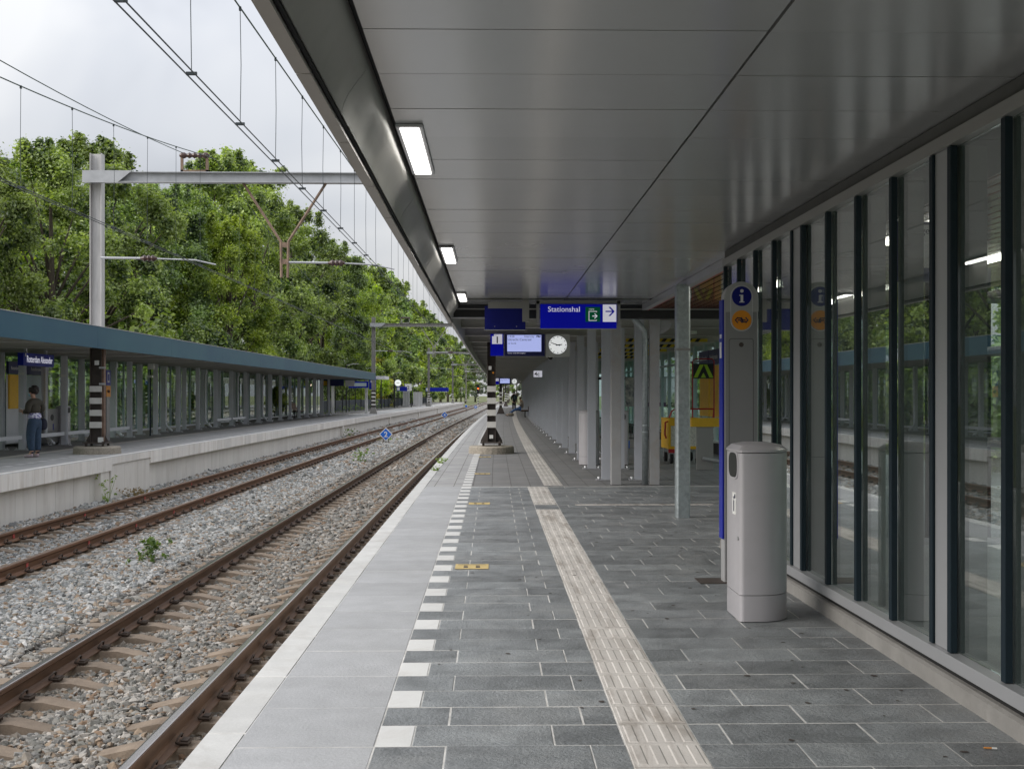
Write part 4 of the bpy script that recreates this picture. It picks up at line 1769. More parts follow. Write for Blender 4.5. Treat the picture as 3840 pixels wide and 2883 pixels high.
b = MB()
b.prism(arch(.130, .0, 2.15, .127), 0, .12, 'y')
b.build("body", "pillar_light", t, bevel=.006)
b = MB()
b.prism(arch(.118, .02, 2.045, .001, 4), -.004, -.0005, 'y')
b.build("front_panel", "pillar_grey", t)
b = MB()
b.prism(arch(.130, 2.048, 2.15, .127), -.012, -.0045, 'y')
b.build("head_cap", "pillar_light", t, bevel=.004)
cap = [(.080 * cos(q), 2.165 + .080 * sin(q)) for q in np.linspace(0, pi, 16)] + [(.080 * cos(q), 1.985 + .080 * sin(q)) for q in np.linspace(pi, 2 * pi, 16)]
b = MB()
b.prism([(x * 1.05, 2.075 + (z - 2.075) * 1.02) for x, z in cap], -.0145, -.0125, 'y')
cp = b.build("badge_rim", "sign_white", t)
b = MB()
b.prism(cap, -.017, -.015, 'y')
cp2 = b.build("badge_plate", "pillar_light", t)
b = MB()
b.prism([(.0745 * cos(q), 2.165 + .0745 * sin(q)) for q in np.linspace(0, 2 * pi, 40, endpoint=False)], -.020, -.0175, 'y')
bd = b.build("blue_disc", "ns_blue_dark", t)
b = MB()
b.box(-.0085, .0105, -.0235, -.0205, 2.118, 2.176)
b.box(-.018, -.0085, -.0235, -.0205, 2.168, 2.176)
b.box(-.018, -.0085, -.0235, -.0205, 2.118, 2.125)
b.box(.0105, .020, -.0235, -.0205, 2.118, 2.125)
b.prism([(.001 + .013 * cos(q), 2.205 + .013 * sin(q)) for q in np.linspace(0, 2 * pi, 18, endpoint=False)], -.0235, -.0205, 'y')
b.build("letter_i", "sign_white", bd)
b = MB()
b.prism([(.0745 * cos(q), 1.985 + .0745 * sin(q)) for q in np.linspace(0, 2 * pi, 40, endpoint=False)], -.020, -.0175, 'y')
od = b.build("orange_disc", "orange", t)
b = MB()
ns_arrow(b, 0, 1.985, .048, -.021, .1)
b.build("emblem", "ink", od)
rr = [(.098 * cos(q) if False else 0, 0) for q in (0,)]


def rrect(x0, x1, z0, z1, r, n=5):
    pts = []
    for (cx, cz, a) in ((x1 - r, z1 - r, 0), (x0 + r, z1 - r, pi / 2), (x0 + r, z0 + r, pi), (x1 - r, z0 + r, 3 * pi / 2)):
        pts += [(cx + r * cos(a + pi / 2 * k / n), cz + r * sin(a + pi / 2 * k / n)) for k in range(n + 1)]
    return pts


b = MB()
ol = rrect(-.092, .092, .95, 1.845, .018)
b.tube([(x, -.0045, z) for x, z in ol + ol[:1]], .0016, 4)
b.build("access_panel_line", "black", t)
b = MB()
b.prism([(.018 * cos(q), 1.80 + .018 * sin(q)) for q in np.linspace(0, 2 * pi, 18, endpoint=False)], -.008, -.0045, 'y')
b.build("lock", "mast_brown", t)
b = MB()
b.box(-.142, -.131, -.002, .125, .33, 2.14)
sp = b.build("side_panel", "ns_blue", t)
b = MB()
b.box(-.1455, -.1425, .03, .09, 1.70, 1.82)
b.box(-.1455, -.1425, .03, .09, 1.85, 1.88)
b.build("letter_i", "sign_white", sp)
b = MB()
b.box(-.32, -.02, -.06, .20, .0015, .006)
b.build("foot_mat", "mast_brown", t)

# floor stickers and cigarette end
for i, (yy, u0) in enumerate(((9.66, -.295), (15.35, -.30), (21.2, -.32), (27.0, -.33))):
    t = thing("floor_sticker", "%s yellow distance sticker from the camera beside the white floor marks" % ("nearest", "second", "third", "fourth")[i], "floor sticker",
              W(u0, yy, .002), -head(yy), "yellow floor stickers")
    b = MB()
    b.box(0, .275, 0, .275, 0, .0012)
    b.build("film", "sticker", t)
    b = MB()
    for xx in (.07, .17):
        b.add([(xx, .06, .002), (xx + .035, .06, .002), (xx + .035, .14, .002), (xx, .14, .002)], [(0, 1, 2, 3)])
        b.add([(xx, .16, .002), (xx + .03, .16, .002), (xx + .03, .19, .002), (xx, .19, .002)], [(0, 1, 2, 3)])
    for k in range(2):
        b.box(.02, .25, .225 + .02 * k, .23 + .02 * k, .0014, .002)
    b.build("footprint_print", "mast_brown", t)
t = thing("cigarette_butt", "cigarette end lying on the paving by the glass hall", "litter", (2.005, 4.70, .0065), R(-12))
b = MB()
b.tube([(0, 0, 0), (.03, 0, 0)], .004, 8)
b.build("filter", "cig_orange", t)
b = MB()
b.tube([(.0301, 0, 0), (.05, 0, 0)], .004, 8)
b.build("paper_tube", "paper", t)
# chewing-gum spots trodden into the near tiles
gum = MB()
for _ in range(85):
    yy = random.uniform(4.5, 13)
    uu = random.choice((random.uniform(.9, 2.05), random.uniform(-.3, 2.0)))
    p = W(uu, yy, .0016)
    r = random.uniform(.006, .017)
    gum.add([(p[0] + r * cos(q) * random.uniform(.7, 1.3), p[1] + r * sin(q) * random.uniform(.7, 1.3), .0016) for q in np.linspace(0, 2 * pi, 9, endpoint=False)], [tuple(range(9))])
tag(gum.build("gum_spots", "mast_brown", plat1), kind="stuff")


# ================================================================= FAR PLATFORM CANOPY
fc = thing("far_canopy", "long flat canopy with dark teal fascia over the far platform", "canopy", W(-9.15, 20, 0))
FO = (-fc.location[0], -fc.location[1], 0)
FY0, FY1 = 9.0, 86.5
b = MB()
b.sweep([(-9.17, 2.66), (-9.17, 2.98), (-14.4, 2.98), (-14.4, 2.66)], FY0, FY1, 3)
b.build("roof", "soffit", fc, FO)
y = FY0
while y < FY1 - .1:
    b = MB()
    y1 = min(y + 6.2, FY1)
    b.sweep([(-9.15, 3.005), (-9.15, 2.5), (-9.19, 2.5), (-9.19, 3.005)], y + .003, y1 - .003, 2)
    b.build("fascia_panel", "fascia_teal", fc, FO)
    y = y1
b = MB()
b.sweep([(-9.14, 3.02), (-9.14, 3.006), (-9.35, 3.006), (-9.35, 3.02)], FY0, FY1, 3)
b.build("edge_flashing", "alu", fc, FO)
b = MB()
b.box(-14.4 + bend(FY1), -9.2 + bend(FY1), FY1, FY1 + .04, 2.5, 3.0)
b.build("end_fascia", "fascia_teal", fc, FO)
fb = MB()
fb.box(-2.45, 2.45, -.06, .06, 0, .012)
fb.box(-2.45, 2.45, -.005, .005, .012, .14)
fb_me = fb.mesh("roof_beam", "beam_grey")
hp = MB()
hp.box(-.072, .072, -.072, -.062, 0, 2.52)
hp.box(-.072, .072, .062, .072, 0, 2.52)
hp.box(-.005, .005, -.062, .062, 0, 2.52)
fpost = hp.mesh("post", "post_left")
k = 0
FP = []
yy = 30.8 - 2.95 * 5
while yy < FY1 - 1:
    FP.append(yy)
    yy += 2.95
for yy in FP:
    link("roof_beam", fb_me, fc, rel(W(-11.7, yy, 2.52), fc), (0, 0, -head(yy)))
    for uu in (-12.15, -12.7):
        p = link("post", fpost, fc, rel(W(uu, yy, 0), fc), (0, 0, -head(yy)))
        link("base_plate", plate_me, p)
dp = MB()
dp.tube([(0, 0, 2.5), (.02, 0, 2.36), (-.03, .03, 2.28), (-.03, .03, .36), (.02, .02, .24), (.2, -.06, .09), (.24, -.08, .07)], .05, 10)
dp_me = dp.mesh("downpipe", "post_left", True)
for yy in (33.2, 39.2, 45.0, 51.0, 57.2, 63.0):
    link("downpipe", dp_me, fc, rel(W(-12.45, yy, 0), fc))
lr = MB()
lr.box(-.03, .03, 0, 2.8, .28, .38)
lr_me = lr.mesh("lean_rail", "post_left")
for yy in (27.9, 30.85, 33.8, 36.7, 51.5, 54.45):
    link("lean_rail", lr_me, fc, rel(W(-12.15, yy + .07, 0), fc), (0, 0, -head(yy)))
for yy in (30.8, 33.75):
    b = MB()
    b.box(-.076, .076, -.0755, -.0725, 1.93, 1.99)
    b.build("white_band", "paper", fc, rel(W(-12.15, yy, 0), fc))
for yy in (18.0, 24.0, 36.0, 47.0, 60.0):
    b = MB()
    b.cyl((0, 0, 2.605), .13, .05, 14)
    b.build("round_lamp", "paper", fc, rel(W(-10.6, yy, 0), fc))

fg = thing("far_glass_screen", "glazed back wall of the far platform canopy with green trees behind it", "glass wall", W(-13.1, 20, 0))
gy = 14.0
while gy < 85:
    b = MB()
    b.box(-.03, .03, -.025, .025, .1, 2.62)
    b.build("mullion", "fin_left", fg, rel(W(-13.1, gy, 0), fg), (0, 0, -head(gy)))
    b = MB()
    b.box(-.005, .005, .027, 1.448, .18, 2.6)
    b.build("pane", "glass_left", fg, rel(W(-13.1, gy, 0), fg), (0, 0, -head(gy)))
    gy += 1.475
b = MB()
b.sweep([(-13.06, .1), (-13.06, .17), (-13.14, .17), (-13.14, .1)], 14, 86, 3)
b.build("bottom_rail", "post_left", fg, (-fg.location[0], -fg.location[1], 0))

# station name sign
t = thing("station_name_sign", "long blue hanging sign reading Rotterdam Alexander on the far platform", "sign", W(-11.45, 29.1, 2.14), -head(30))
b = MB()
b.box(-.14, 0, 0, 1.98, 0, .31)
b.build("box", "ns_blue", t)
text("lettering", "Rotterdam Alexander", .235, t, (.003, .20, .085), 90, "glow_white", xs=.80, bold=.001)  # box is unlit; the letters are given a glow to lift them from shade
b = MB()
b.box(.0005, .003, .11, .17, .22, .30)
b.build("white_mark", "sign_white", t)
b = MB()
b.box(-.11, -.05, .3, .36, .31, .42)
b.box(-.11, -.05, 1.6, 1.66, .31, .42)
b.build("hanger", "post_left", t)

# travel information board and blue cabinet behind the posts
t = thing("travel_board", "information board with navy header and yellow timetable on far platform", "notice board", W(-13.0, 32.0, 0), -head(32))
b = MB()
b.box(-.02, .05, -.1, 2.5, 1.98, 2.32)
hd = b.build("header", "ns_navy", t)
text("lettering", "Reisinformatie", .13, hd, (.053, .05, 2.1), 90, "sign_white")
text("lettering", "Reisinformatie", .13, hd, (.053, 1.4, 2.1), 90, "sign_white")
b = MB()
b.box(-.01, .03, .0, 1.05, 1.05, 1.97)
b.build("yellow_timetable", "yellow", t)
b = MB()
b.box(-.01, .03, 1.15, 2.35, 1.0, 1.97)
b.build("map_panel", "fin_left", t)
b = MB()
b.box(-.03, -.012, -.1, 2.5, .12, 1.97)
b.build("back_panel", "post_left", t)
t = thing("vending_cabinet", "blue cabinet with grille window behind the far glass, left of the woman", "cabinet", W(-13.75, 32.4, 0), -head(33))
b = MB()
b.box(-.3, .12, 0, 2.2, .08, 1.12)
b.build("cabinet", "ns_blue_dark", t)
b = MB()
b.box(-.28, .10, .05, 1.95, 1.122, 1.78)
gl = b.build("glass_top", "glass_left", t)
b = MB()
for k in range(9):
    b.box(.103, .11, .05 + .23 * k, .065 + .23 * k, 1.13, 1.78)
for k in range(4):
    b.box(.103, .11, .05, 1.95, 1.2 + .17 * k, 1.215 + .17 * k)
b.build("grille", "black", gl)
b = MB()
b.box(-.27, -.2, .05, 1.95, 1.14, 1.76)
b.build("inner_blind", "paper", gl)
litter_bin("silver litter bin left of the striped far platform mast", W(-12.35, 34.6, 0), R(180))
t = thing("recycling_bin", "grey panel bin with oval opening below the map on far platform", "litter bin", W(-12.75, 34.0, 0), -head(34))
b = MB()
b.box(-.2, .2, -.45, .45, .05, 1.02)
b.build("body", "pillar_grey", t)
b = MB()
b.prism([(.12 * cos(q) - .1, .78 + .09 * sin(q)) for q in np.linspace(0, 2 * pi, 20, endpoint=False)], .201, .206, 'x')
b.build("opening", "black", t)
b = MB()
b.box(.201, .204, -.05, .02, .42, .6)
b.build("icon", "ns_blue", t)
t = thing("info_pillar", "slim dark pillar with blue and orange square signs on the far platform", "information pillar", W(-12.05, 36.9, 0), -head(37))
b = MB()
b.box(-.1, .1, -.16, .16, 0, 2.2)
b.build("body", "pillar_grey", t)
b = MB()
b.box(.101, .106, -.2, .2, 1.72, 2.18)
q = b.build("blue_field", "ns_blue", t)
b = MB()
b.box(.1065, .109, -.09, .09, 1.8, 2.12)
b.build("phone_icon", "sign_white", q)
b = MB()
b.box(.1095, .112, -.055, .055, 1.86, 2.06)
b.build("phone_icon_screen", "ns_blue", q)
b = MB()
b.box(.101, .106, -.2, .2, 1.36, 1.70)
q = b.build("orange_field", "orange", t)
b = MB()
b2 = MB()
ns_arrow(b2, 0, 0, .1, 0, .1)
q2 = b2.build("emblem", "ink", q, (.108, 0, 1.53), (0, 0, R(90)))
t = thing("camera_pole", "camera box on a slim pole before the far glass screen", "camera", W(-11.95, 41.3, 0), 0)
b = MB()
b.tube([(0, 0, 0), (0, 0, 2.5)], .03, 8)
b.build("pole", "mullion", t)
b = MB()
b.box(-.07, .13, -.07, .07, 2.3, 2.5)
b.box(-.08, .08, -.08, .08, 2.02, 2.1)
b.build("camera_box", "paper", t)

# ================================================================= OVERHEAD LINE PORTALS AND WIRES
BANDS = ((1.495, 1.635), (1.205, 1.35), (.915, 1.06), (.625, .77))


def hsec(b, x0, x1, y0, y1, z0, z1, tf=.018, tw=.012):
    """H-section column with flanges facing -x and +x"""
    b.box(x0, x0 + tf, y0, y1, z0, z1)
    b.box(x1 - tf, x1, y0, y1, z0, z1)
    ym = (y0 + y1) / 2
    b.box(x0 + tf, x1 - tf, ym - tw / 2, ym + tw / 2, z0, z1)


def foot(t, x, big=True):
    b = MB()
    b.box(x - .27, x + .27, -.27, .27, .25, .275)
    for sx in (-1, 1):
        b.prism([(x + sx * .10, .275), (x + sx * .26, .275), (x + sx * .26, .32), (x + sx * .10, .62)], -.012, .012, 'y')
    for sx in (-1, 1):
        for sy in (-1, 1):
            b.cyl((x + sx * .2, sy * .2, .17), .03, .13, 8)
    b.build("foot_plate", "mast_brown", t)
    b = MB()
    b.tube([(x, 0, -.02), (x, 0, .15), (x, 0, .18)], [.56, .55, .52], 28)
    b.build("concrete_footing", "rough_concrete", t)


def portal(Y, label, first, ul=-9.6, ur=-.05, near_h=2.7):
    t = thing("catenary_portal", label, "catenary portal", W(-5, Y, 0), 0, "overhead line portals")
    ox = t.location[0]
    xl, xr = ul + bend(Y) - ox, ur + bend(Y) - ox
    up = "galv_mast" if first else "old_mast"
    # left mast
    b = MB()
    hsec(b, xl - .14, xl + .14, -.13, .13, 2.7 if first else 1.75, 7.25)
    b.build("upper_mast", up, t)
    b = MB()
    hsec(b, xl - .14, xl + .14, -.13, .13, .25 if first else .0, 2.7 if first else 1.75)
    lm = b.build("lower_mast", "mast_brown", t)
    for z0, z1 in BANDS:
        b = MB()
        b.box(xl - .144, xl + .144, -.134, .134, z0, z1)
        b.build("white_band", "mast_white", lm)
    if first:
        b = MB()
        b.box(xl + .143, xl + .19, -.1, .06, .3, 2.6)
        b.build("cable_cover", "mast_rust", lm)
        b = MB()
        b.box(xl + .06, xl + .195, -.14, -.136, .27, .40)
        b.box(xl - .02, xl + .09, -.14, -.136, 2.14, 2.25)
        b.build("number_plate", "paper", lm)
        for zz in (1.66, 2.05):
            b = MB()
            b.box(xl + .09, xl + .24, -.15, -.137, zz, zz + .05)
            b.build("clamp", "alu", lm)
        foot(t, xl)
    # right mast on the near platform
    b = MB()
    hsec(b, xr - .105, xr + .105, -.11, .11, .25 if first else 0, 2.85)
    rm = b.build("lower_mast", "mast_brown", t)
    b = MB()
    hsec(b, xr - .105, xr + .105, -.11, .11, 2.85, 7.25)
    b.build("upper_mast", up, t)
    for z0, z1 in BANDS:
        b = MB()
        b.box(xr - .109, xr + .109, -.114, .114, z0, z1)
        b.build("white_band", "mast_white", rm)
    if first:
        foot(t, xr)
        b = MB()
        b.box(xr - .07, xr + .0, -.119, -.115, 2.03, 2.12)
        b.box(xr - .05, xr + .04, -.119, -.115, .36, .45)
        b.build("number_plate", "paper", rm)
        b = MB()
        b.box(xr + .02, xr + .06, -.119, -.115, 1.94, 1.98)
        b.build("orange_sticker", "orange", rm)
    else:
        b = MB()
        b.prism([(xr - .3, 0), (xr + .3, 0), (xr + .11, .5), (xr - .11, .5)], -.16, .16, 'y')
        b.build("mast_foot", "mast_brown", t)
        b = MB()
        b.prism([(xl - .3, 0), (xl + .3, 0), (xl + .15, .5), (xl - .15, .5)], -.16, .16, 'y')
        b.build("mast_foot", "old_mast", t)
    # cross beam, H on its side
    zb = 6.52
    b = MB()
    b.box(xl - .22, xr + .2, -.24, -.22, zb, zb + .25)
    b.box(xl - .22, xr + .2, -.34, -.12 - .001, zb - .001, zb + .02)
    b.box(xl - .22, xr + .2, -.34, -.12 - .001, zb + .23, zb + .252)
    b.build("cross_beam", "galv_beam" if first else up, t)
    b = MB()
    b.box(xl - .24, xl + .62, -.37, -.35, zb - .02, zb + .27)
    b.prism([(xl + .62, zb + .27), (xl + .95, zb + .27), (xl + .62, zb)], -.37, -.35, 'y')
    b.build("beam_plate", "galv_beam", t)
    # Y-shaped drop frame between the tracks
    um = -5.05 + bend(Y) - ox
    b = MB()
    for s in (-1, 1):
        b.tube([(um + s * 1.0, -.18, zb + .02), (um + s * .09, -.18, 5.12), (um + s * .075, -.18, 4.25)], .035, 6)
    b.box(um - .08, um + .08, -.195, -.165, 4.98, 5.1)
    b.box(um - .08, um + .08, -.195, -.165, 4.58, 4.7)
    b.build("drop_frame", "rust_arm" if first else "old_mast", t)
    # steady arms
    for (xa, xb, zz) in ((um + .1, UC1 + bend(Y) - ox + .5, 4.62), (xl + .14, UC2 + bend(Y) - ox + .25, 4.72)):
        d = 1 if xb > xa else -1
        b = MB()
        b.tube([(xa, -.18, zz), (xa + d * .95, -.18, zz - .01)], .03, 6)
        b.tube([(xa + d * 1.35, -.18, zz - .02), (xb - d * .5, -.18, zz - .05), (xb, -.18, zz - .16)], .02, 6)
        ar = b.build("steady_arm", "galv_beam", t)
        b = MB()
        b.tube([(xa + d * (.95 + .05 * k), -.18, zz - .012) for k in range(9)], [.03, .05, .085, .05, .085, .05, .085, .05, .03], 10)
        b.build("insulator", "ceramic_brown", ar)
    # support yoke on the beam
    ux = UC2 - .25 + bend(Y) - ox
    b = MB()
    b.box(ux - .33, ux - .27, -.26, -.2, zb + .253, zb + .62)
    b.box(ux + .27, ux + .33, -.26, -.2, zb + .253, zb + .62)
    b.box(ux - .33, ux + .33, -.26, -.2, zb + .253, zb + .31)
    yk = b.build("yoke", "rust_arm" if first else "old_mast", t)
    b = MB()
    rr_ = [.03, .075, .075, .04, .075, .04, .075, .04, .075, .04, .075, .075, .03]
    b.tube([(ux - .36 + .06 * k, -.23, zb + .66) for k in range(13)], rr_, 12)
    b.build("yoke_insulator", "ceramic_brown", yk)
    return t


portal(28.9, "nearest galvanised overhead line portal with brown and white banded mast feet", True)
portal(89.0, "second overhead line portal, grey mast beside the far canopy end", False)
portal(147.0, "third overhead line portal down the line", False)
portal(205.0, "fourth overhead line portal down the line", False)
portal(263.0, "fifth and most distant overhead line portal", False)


def mess_z(y, far):
    """height of the carrier wire: highest at each portal, lowest mid-span"""
    sp = [-31, 28.9, 89, 147, 205, 263, 320]
    for a_, b_ in zip(sp[:-1], sp[1:]):
        if a_ <= y <= b_:
            q = 2 * (y - a_) / (b_ - a_) - 1
            return (5.1 + 2.07 * q * q) if far else (5.62 + .35 * q * q)
    return 5.6


def overhead(uc, far, label):
    t = thing("overhead_wire", label, "overhead wire", W(uc, 0, 4.4), 0, "overhead wires")
    o_ = t.location
    ys_ = np.concatenate([np.arange(-6, 60, 1.0), np.arange(60, 320, 4.0)])
    zc = 4.40
    stag = lambda y: .18 * cos((y - 28.9) * pi / 60)
    for s in (-.04, .04):
        b = MB()
        b.tube([rel(W(uc + s + stag(y), y, zc), t) for y in ys_], .0075, 5)
        b.build("contact_wire", "wire", t)
    offs = 0.0
    b = MB()
    b.tube([rel(W(uc + stag(y), y, mess_z(y, far)), t) for y in ys_], .010, 5)
    b.build("carrier_wire", "wire_green", t)
    if far:
        b = MB()
        b.tube([rel(W(uc - .3, y, mess_z(y, far) + .47 * min(1, abs(y - 28.9) / 12)), t) for y in np.arange(-6, 28.95, 1.3)], .009, 5)
        b.build("feeder_wire", "wire_green", t)
    k = 0
    y = 2.9
    while y < 120:
        z1 = mess_z(y, far)
        if abs(y - 28.9) > 1.2:
            b = MB()
            p0 = rel(W(uc + stag(y), y, zc + .02), t)
            p1 = rel(W(uc + stag(y), y, z1), t)
            mid = tuple((p0[i] + p1[i]) / 2 for i in range(3))
            mid = (mid[0] + random.uniform(-.012, .012), mid[1] + random.uniform(-.03, .03), mid[2])
            b.tube([p0, mid, p1], .0042, 4)
            b.box(p0[0] - .05, p0[0] + .05, p0[1] - .012, p0[1] + .012, p0[2] - .022, p0[2] + .008)
            b.box(p1[0] - .012, p1[0] + .012, p1[1] - .015, p1[1] + .015, p1[2] - .035, p1[2] + .010)
            b.build("dropper", "wire", t)
        y += 2.05 if y < 40 else 4.0
    return t


overhead(UC1, False, "thick double contact wire and droppers above the near track")
overhead(UC2, True, "contact wire with droppers crossing before the trees above the far track")

# ================================================================= TRACKSIDE SIGNS, SIGNAL
for (uu, yy, num, lab) in ((-5.35, 57.0, "2", "largest blue diamond sign with white 2 between the tracks"), (-5.6, 112.0, "4", "middle blue diamond sign with white 4 between the tracks"),
                           (-5.0, 185.0, "8", "smallest distant blue diamond sign between the tracks")):
    t = thing("stop_marker", lab, "track sign", W(uu, yy, -.93), -head(yy), "blue diamond stop markers")
    b = MB()
    for xx in (-.12, 0, .12):
        b.box(xx - .018, xx + .018, .0, .02, -.05, .5)
    b.build("leg", "mast_brown", t)
    b = MB()
    b.prism([(-.33, .46), (0, .13), (.33, .46), (0, .79)], -.02, -.005, 'y')
    pl = b.build("plate", "sign_white", t)
    b = MB()
    b.prism([(-.275, .46), (0, .185), (.275, .46), (0, .735)], -.026, -.021, 'y')
    b.build("blue_field", "km_blue", pl)
    text("lettering", num, .36, pl, (0, -.03, .335), 0, "sign_white", 'CENTER', bold=.008)
t = thing("stop_marker", "tiny round topped blue sign on a post between the tracks", "track sign", W(-5.4, 158, -.93), -head(158), "blue diamond stop markers")
b = MB()
b.box(-.03, .03, 0, .04, 0, .7)
b.build("leg", "mast_brown", t)
b = MB()
b.prism([(.2 * cos(q), .85 + .2 * sin(q)) for q in np.linspace(0, 2 * pi, 16, endpoint=False)], -.02, 0, 'y')
pl = b.build("plate", "sign_white", t)
b = MB()
b.prism([(.16 * cos(q), .85 + .16 * sin(q)) for q in np.linspace(0, 2 * pi, 16, endpoint=False)], -.026, -.021, 'y')
b.build("blue_field", "km_blue", pl)


def signal(loc, label, lamp):
    t = thing("railway_signal", label, "signal", loc)
    b = MB()
    b.tube([(0, 0, 0), (0, 0, 4.2)], .09, 8)
    po = b.build("post", "mast_white", t)
    b = MB()
    for k in range(4):
        b.tube([(0, 0, .5 + .5 * k), (0, 0, .75 + .5 * k)], .094, 8)
    b.build("black_band", "black", po)
    b = MB()
    b.prism([(-.28, 2.55), (.28, 2.55), (.28, 4.1)] + [(.28 * cos(q), 4.1 + .28 * sin(q)) for q in np.linspace(0, pi, 10)[1:-1]] + [(-.28, 4.1)], -.16, -.1, 'y')
    b.build("backboard", "black", t)
    b = MB()
    b.tube([(0, -.2, 3.55), (0, -.17, 3.55)], .12, 14)
    b.build("lamp", lamp, t)
    b = MB()
    b.tube([(0, -.3, 3.68), (0, -.165, 3.70)], .13, 12)
    b.build("hood", "black", t)


signal(W(-5.9, 228, -.9), "railway signal on a striped post showing red beyond the far platform", "signal_red")
signal(W(-1.6, 150, -.9), "distant signal lamp glowing beside the second near platform mast", "signal_white")


# ================================================================= VEGETATION
def leaves(rg, centres, radii, per, size, up=0.45, flat=1.0):
    """many small folded leaf faces spread through clumps; returns verts, quads"""
    n = len(centres) * per
    c = np.repeat(centres, per, axis=0)
    r = np.repeat(radii, per)
    d = rg.normal(size=(n, 3))
    d /= np.linalg.norm(d, axis=1)[:, None]
    rad = r * np.abs(rg.normal(0, .62, n)) + r * .12
    p = c + d * rad[:, None] * np.array([1, 1, flat])
    nrm = d * .6 + rg.normal(size=(n, 3)) * .6 + np.array([0, 0, up])
    nrm /= np.linalg.norm(nrm, axis=1)[:, None]
    a = np.cross(nrm, rg.normal(size=(n, 3)))
    a /= np.linalg.norm(a, axis=1)[:, None]
    b = np.cross(nrm, a)
    s = size * rg.uniform(.55, 1.35, n)[:, None]
    v = np.empty((n, 4, 3))
    v[:, 0] = p - a * s * .62
    v[:, 1] = p + b * s * .36 + nrm * s * .06
    v[:, 2] = p + a * s * .62 - nrm * s * .12
    v[:, 3] = p - b * s * .36 + nrm * s * .06
    return v.reshape(-1, 3), np.arange(n * 4).reshape(-1, 4)


def tree_variant(seed, H, Rc, nclump, per, size, mat, base=.12):
    rg = np.random.default_rng(seed)
    cen, rad = [], []
    lob = rg.uniform(0, 6.28, 4)
    per_bough = 11
    nb = max(8, nclump // per_bough)
    for i in range(nb):
        # boughs climb the trunk in a spiral; each is a lump of small leaf clumps on its upper, outer side
        t = base + (1.0 - base) * ((i + rg.uniform(.1, .9)) / nb) ** .85
        a = i * 2.4 + rg.uniform(-.7, .7)
        prof = (math.sin(pi * min(1, max(0, (t - base + .10) / (1.12 - base))) ** .8)) ** .65
        lobe = 1 + .22 * sin(2 * a + lob[0]) + .14 * sin(3 * a + lob[1] + 5 * t)
        rr_ = Rc * prof * lobe * rg.uniform(.50, .92)
        c0 = np.array([rr_ * cos(a), rr_ * sin(a), H * t * .96])
        rb = rg.uniform(.85, 1.55) * (H / 16) * (1.0 if t < .8 else .72)
        out = np.array([cos(a), sin(a), .75])
        for j in range(per_bough):
            d = rg.normal(size=3) * .75 + out * .8
            d /= np.linalg.norm(d)
            cen.append(tuple(c0 + d * rb * rg.uniform(.55, 1.0) * np.array([1.15, 1.15, .8])))
            rad.append(rg.uniform(.34, .66) * (H / 16))
    nclump = len(cen)
    # ragged leader shoots on top
    for i in range(14):
        a = rg.uniform(0, 2 * pi)
        q = rg.uniform(0, .5) * Rc
        h0 = H * rg.uniform(.93, .985)
        for j in range(3):
            cen.append((q * cos(a), q * sin(a), h0 + .32 * j))
            rad.append(.42 - .11 * j)
    cen, rad = np.array(cen), np.array(rad)
    v, f = leaves(rg, cen, rad, per, size)
    crown = fastmesh("crown", v, f, mat)
    b = MB()
    b.tube([(0, 0, 0), (.05, 0, H * .25), (-.08, .06, H * .5), (.05, .02, H * .75), (.1, 0, H * .92)], [.30, .24, .17, .09, .03], 9)
    for i in range(18):
        k = rg.integers(0, nclump)
        c = cen[k]
        z0 = max(H * .12, c[2] * .6)
        b.tube([(0, 0, z0), tuple(c * np.array([.5, .5, .5]) + np.array([0, 0, z0 * .5 + rg.uniform(0, .5)])), tuple(c)], [.10, .06, .02], 5)
    trunk = b.mesh("trunk", "bark", True)
    return crown, trunk


NEAR = [tree_variant(1, 16, 4.4, 300, 225, .155, "leaf_oak"), tree_variant(2, 16, 4.0, 300, 225, .155, "leaf_oak"), tree_variant(3, 16, 4.7, 300, 225, .155, "leaf_lime"),
        tree_variant(4, 16, 4.2, 300, 225, .155, "leaf_dark")]
FAR = [tree_variant(11, 16, 4.6, 250, 95, .31, "leaf_oak"), tree_variant(12, 16, 4.4, 250, 95, .31, "leaf_lime"), tree_variant(13, 16, 4.6, 250, 95, .31, "leaf_dark"),
       tree_variant(14, 16, 4.8, 250, 95, .34, "leaf_hazy")]


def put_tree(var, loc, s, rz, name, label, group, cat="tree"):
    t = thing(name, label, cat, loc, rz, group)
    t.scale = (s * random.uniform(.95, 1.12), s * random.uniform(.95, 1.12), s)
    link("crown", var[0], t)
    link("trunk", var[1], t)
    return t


front = [(-21.5, 39, 11.5, 0), (-20.5, 46, 13.0, 1), (-19.8, 53, 13.6, 0), (-20.2, 60, 15.2, 1), (-19.2, 66, 14.2, 3), (-18.8, 71.5, 15.0, 0), (-18.6, 78, 18.2, 1), (-17.8, 85, 18.8, 0), (-15.9, 70, 12.8, 2),
         (-17.2, 97, 18.0, 0), (-15.9, 116, 14.6, 2), (-16.8, 110, 16.6, 3), (-16.5, 119, 16.2, 0)]
front.sort(key=lambda q: q[1])
for i, (uu, yy, hh, v) in enumerate(front):
    put_tree(NEAR[v], W(uu, yy, -1.25), hh / 16, random.uniform(0, 6.28), "broadleaf_tree", "%s %s from the left in the front row behind the far platform" % (ordn(i), ("tall green tree", "full green tree", "low yellow green tree", "dark green tree")[v]),
             "trees behind the far platform")
mid = [(-16.5, 129, 17.0, 1), (-16.3, 140, 17.6, 0), (-16.5, 152, 18.0, 2), (-16.5, 166, 18.6, 0), (-16.5, 182, 18.5, 1), (-16.5, 200, 18.2, 0), (-16.3, 222, 18.0, 2), (-16.3, 247, 18.0, 0), (-16, 275, 18.0, 1), (-16, 305, 17.6, 0), (-15.5, 340, 17.4, 2), (-14.5, 380, 17.0, 0)]
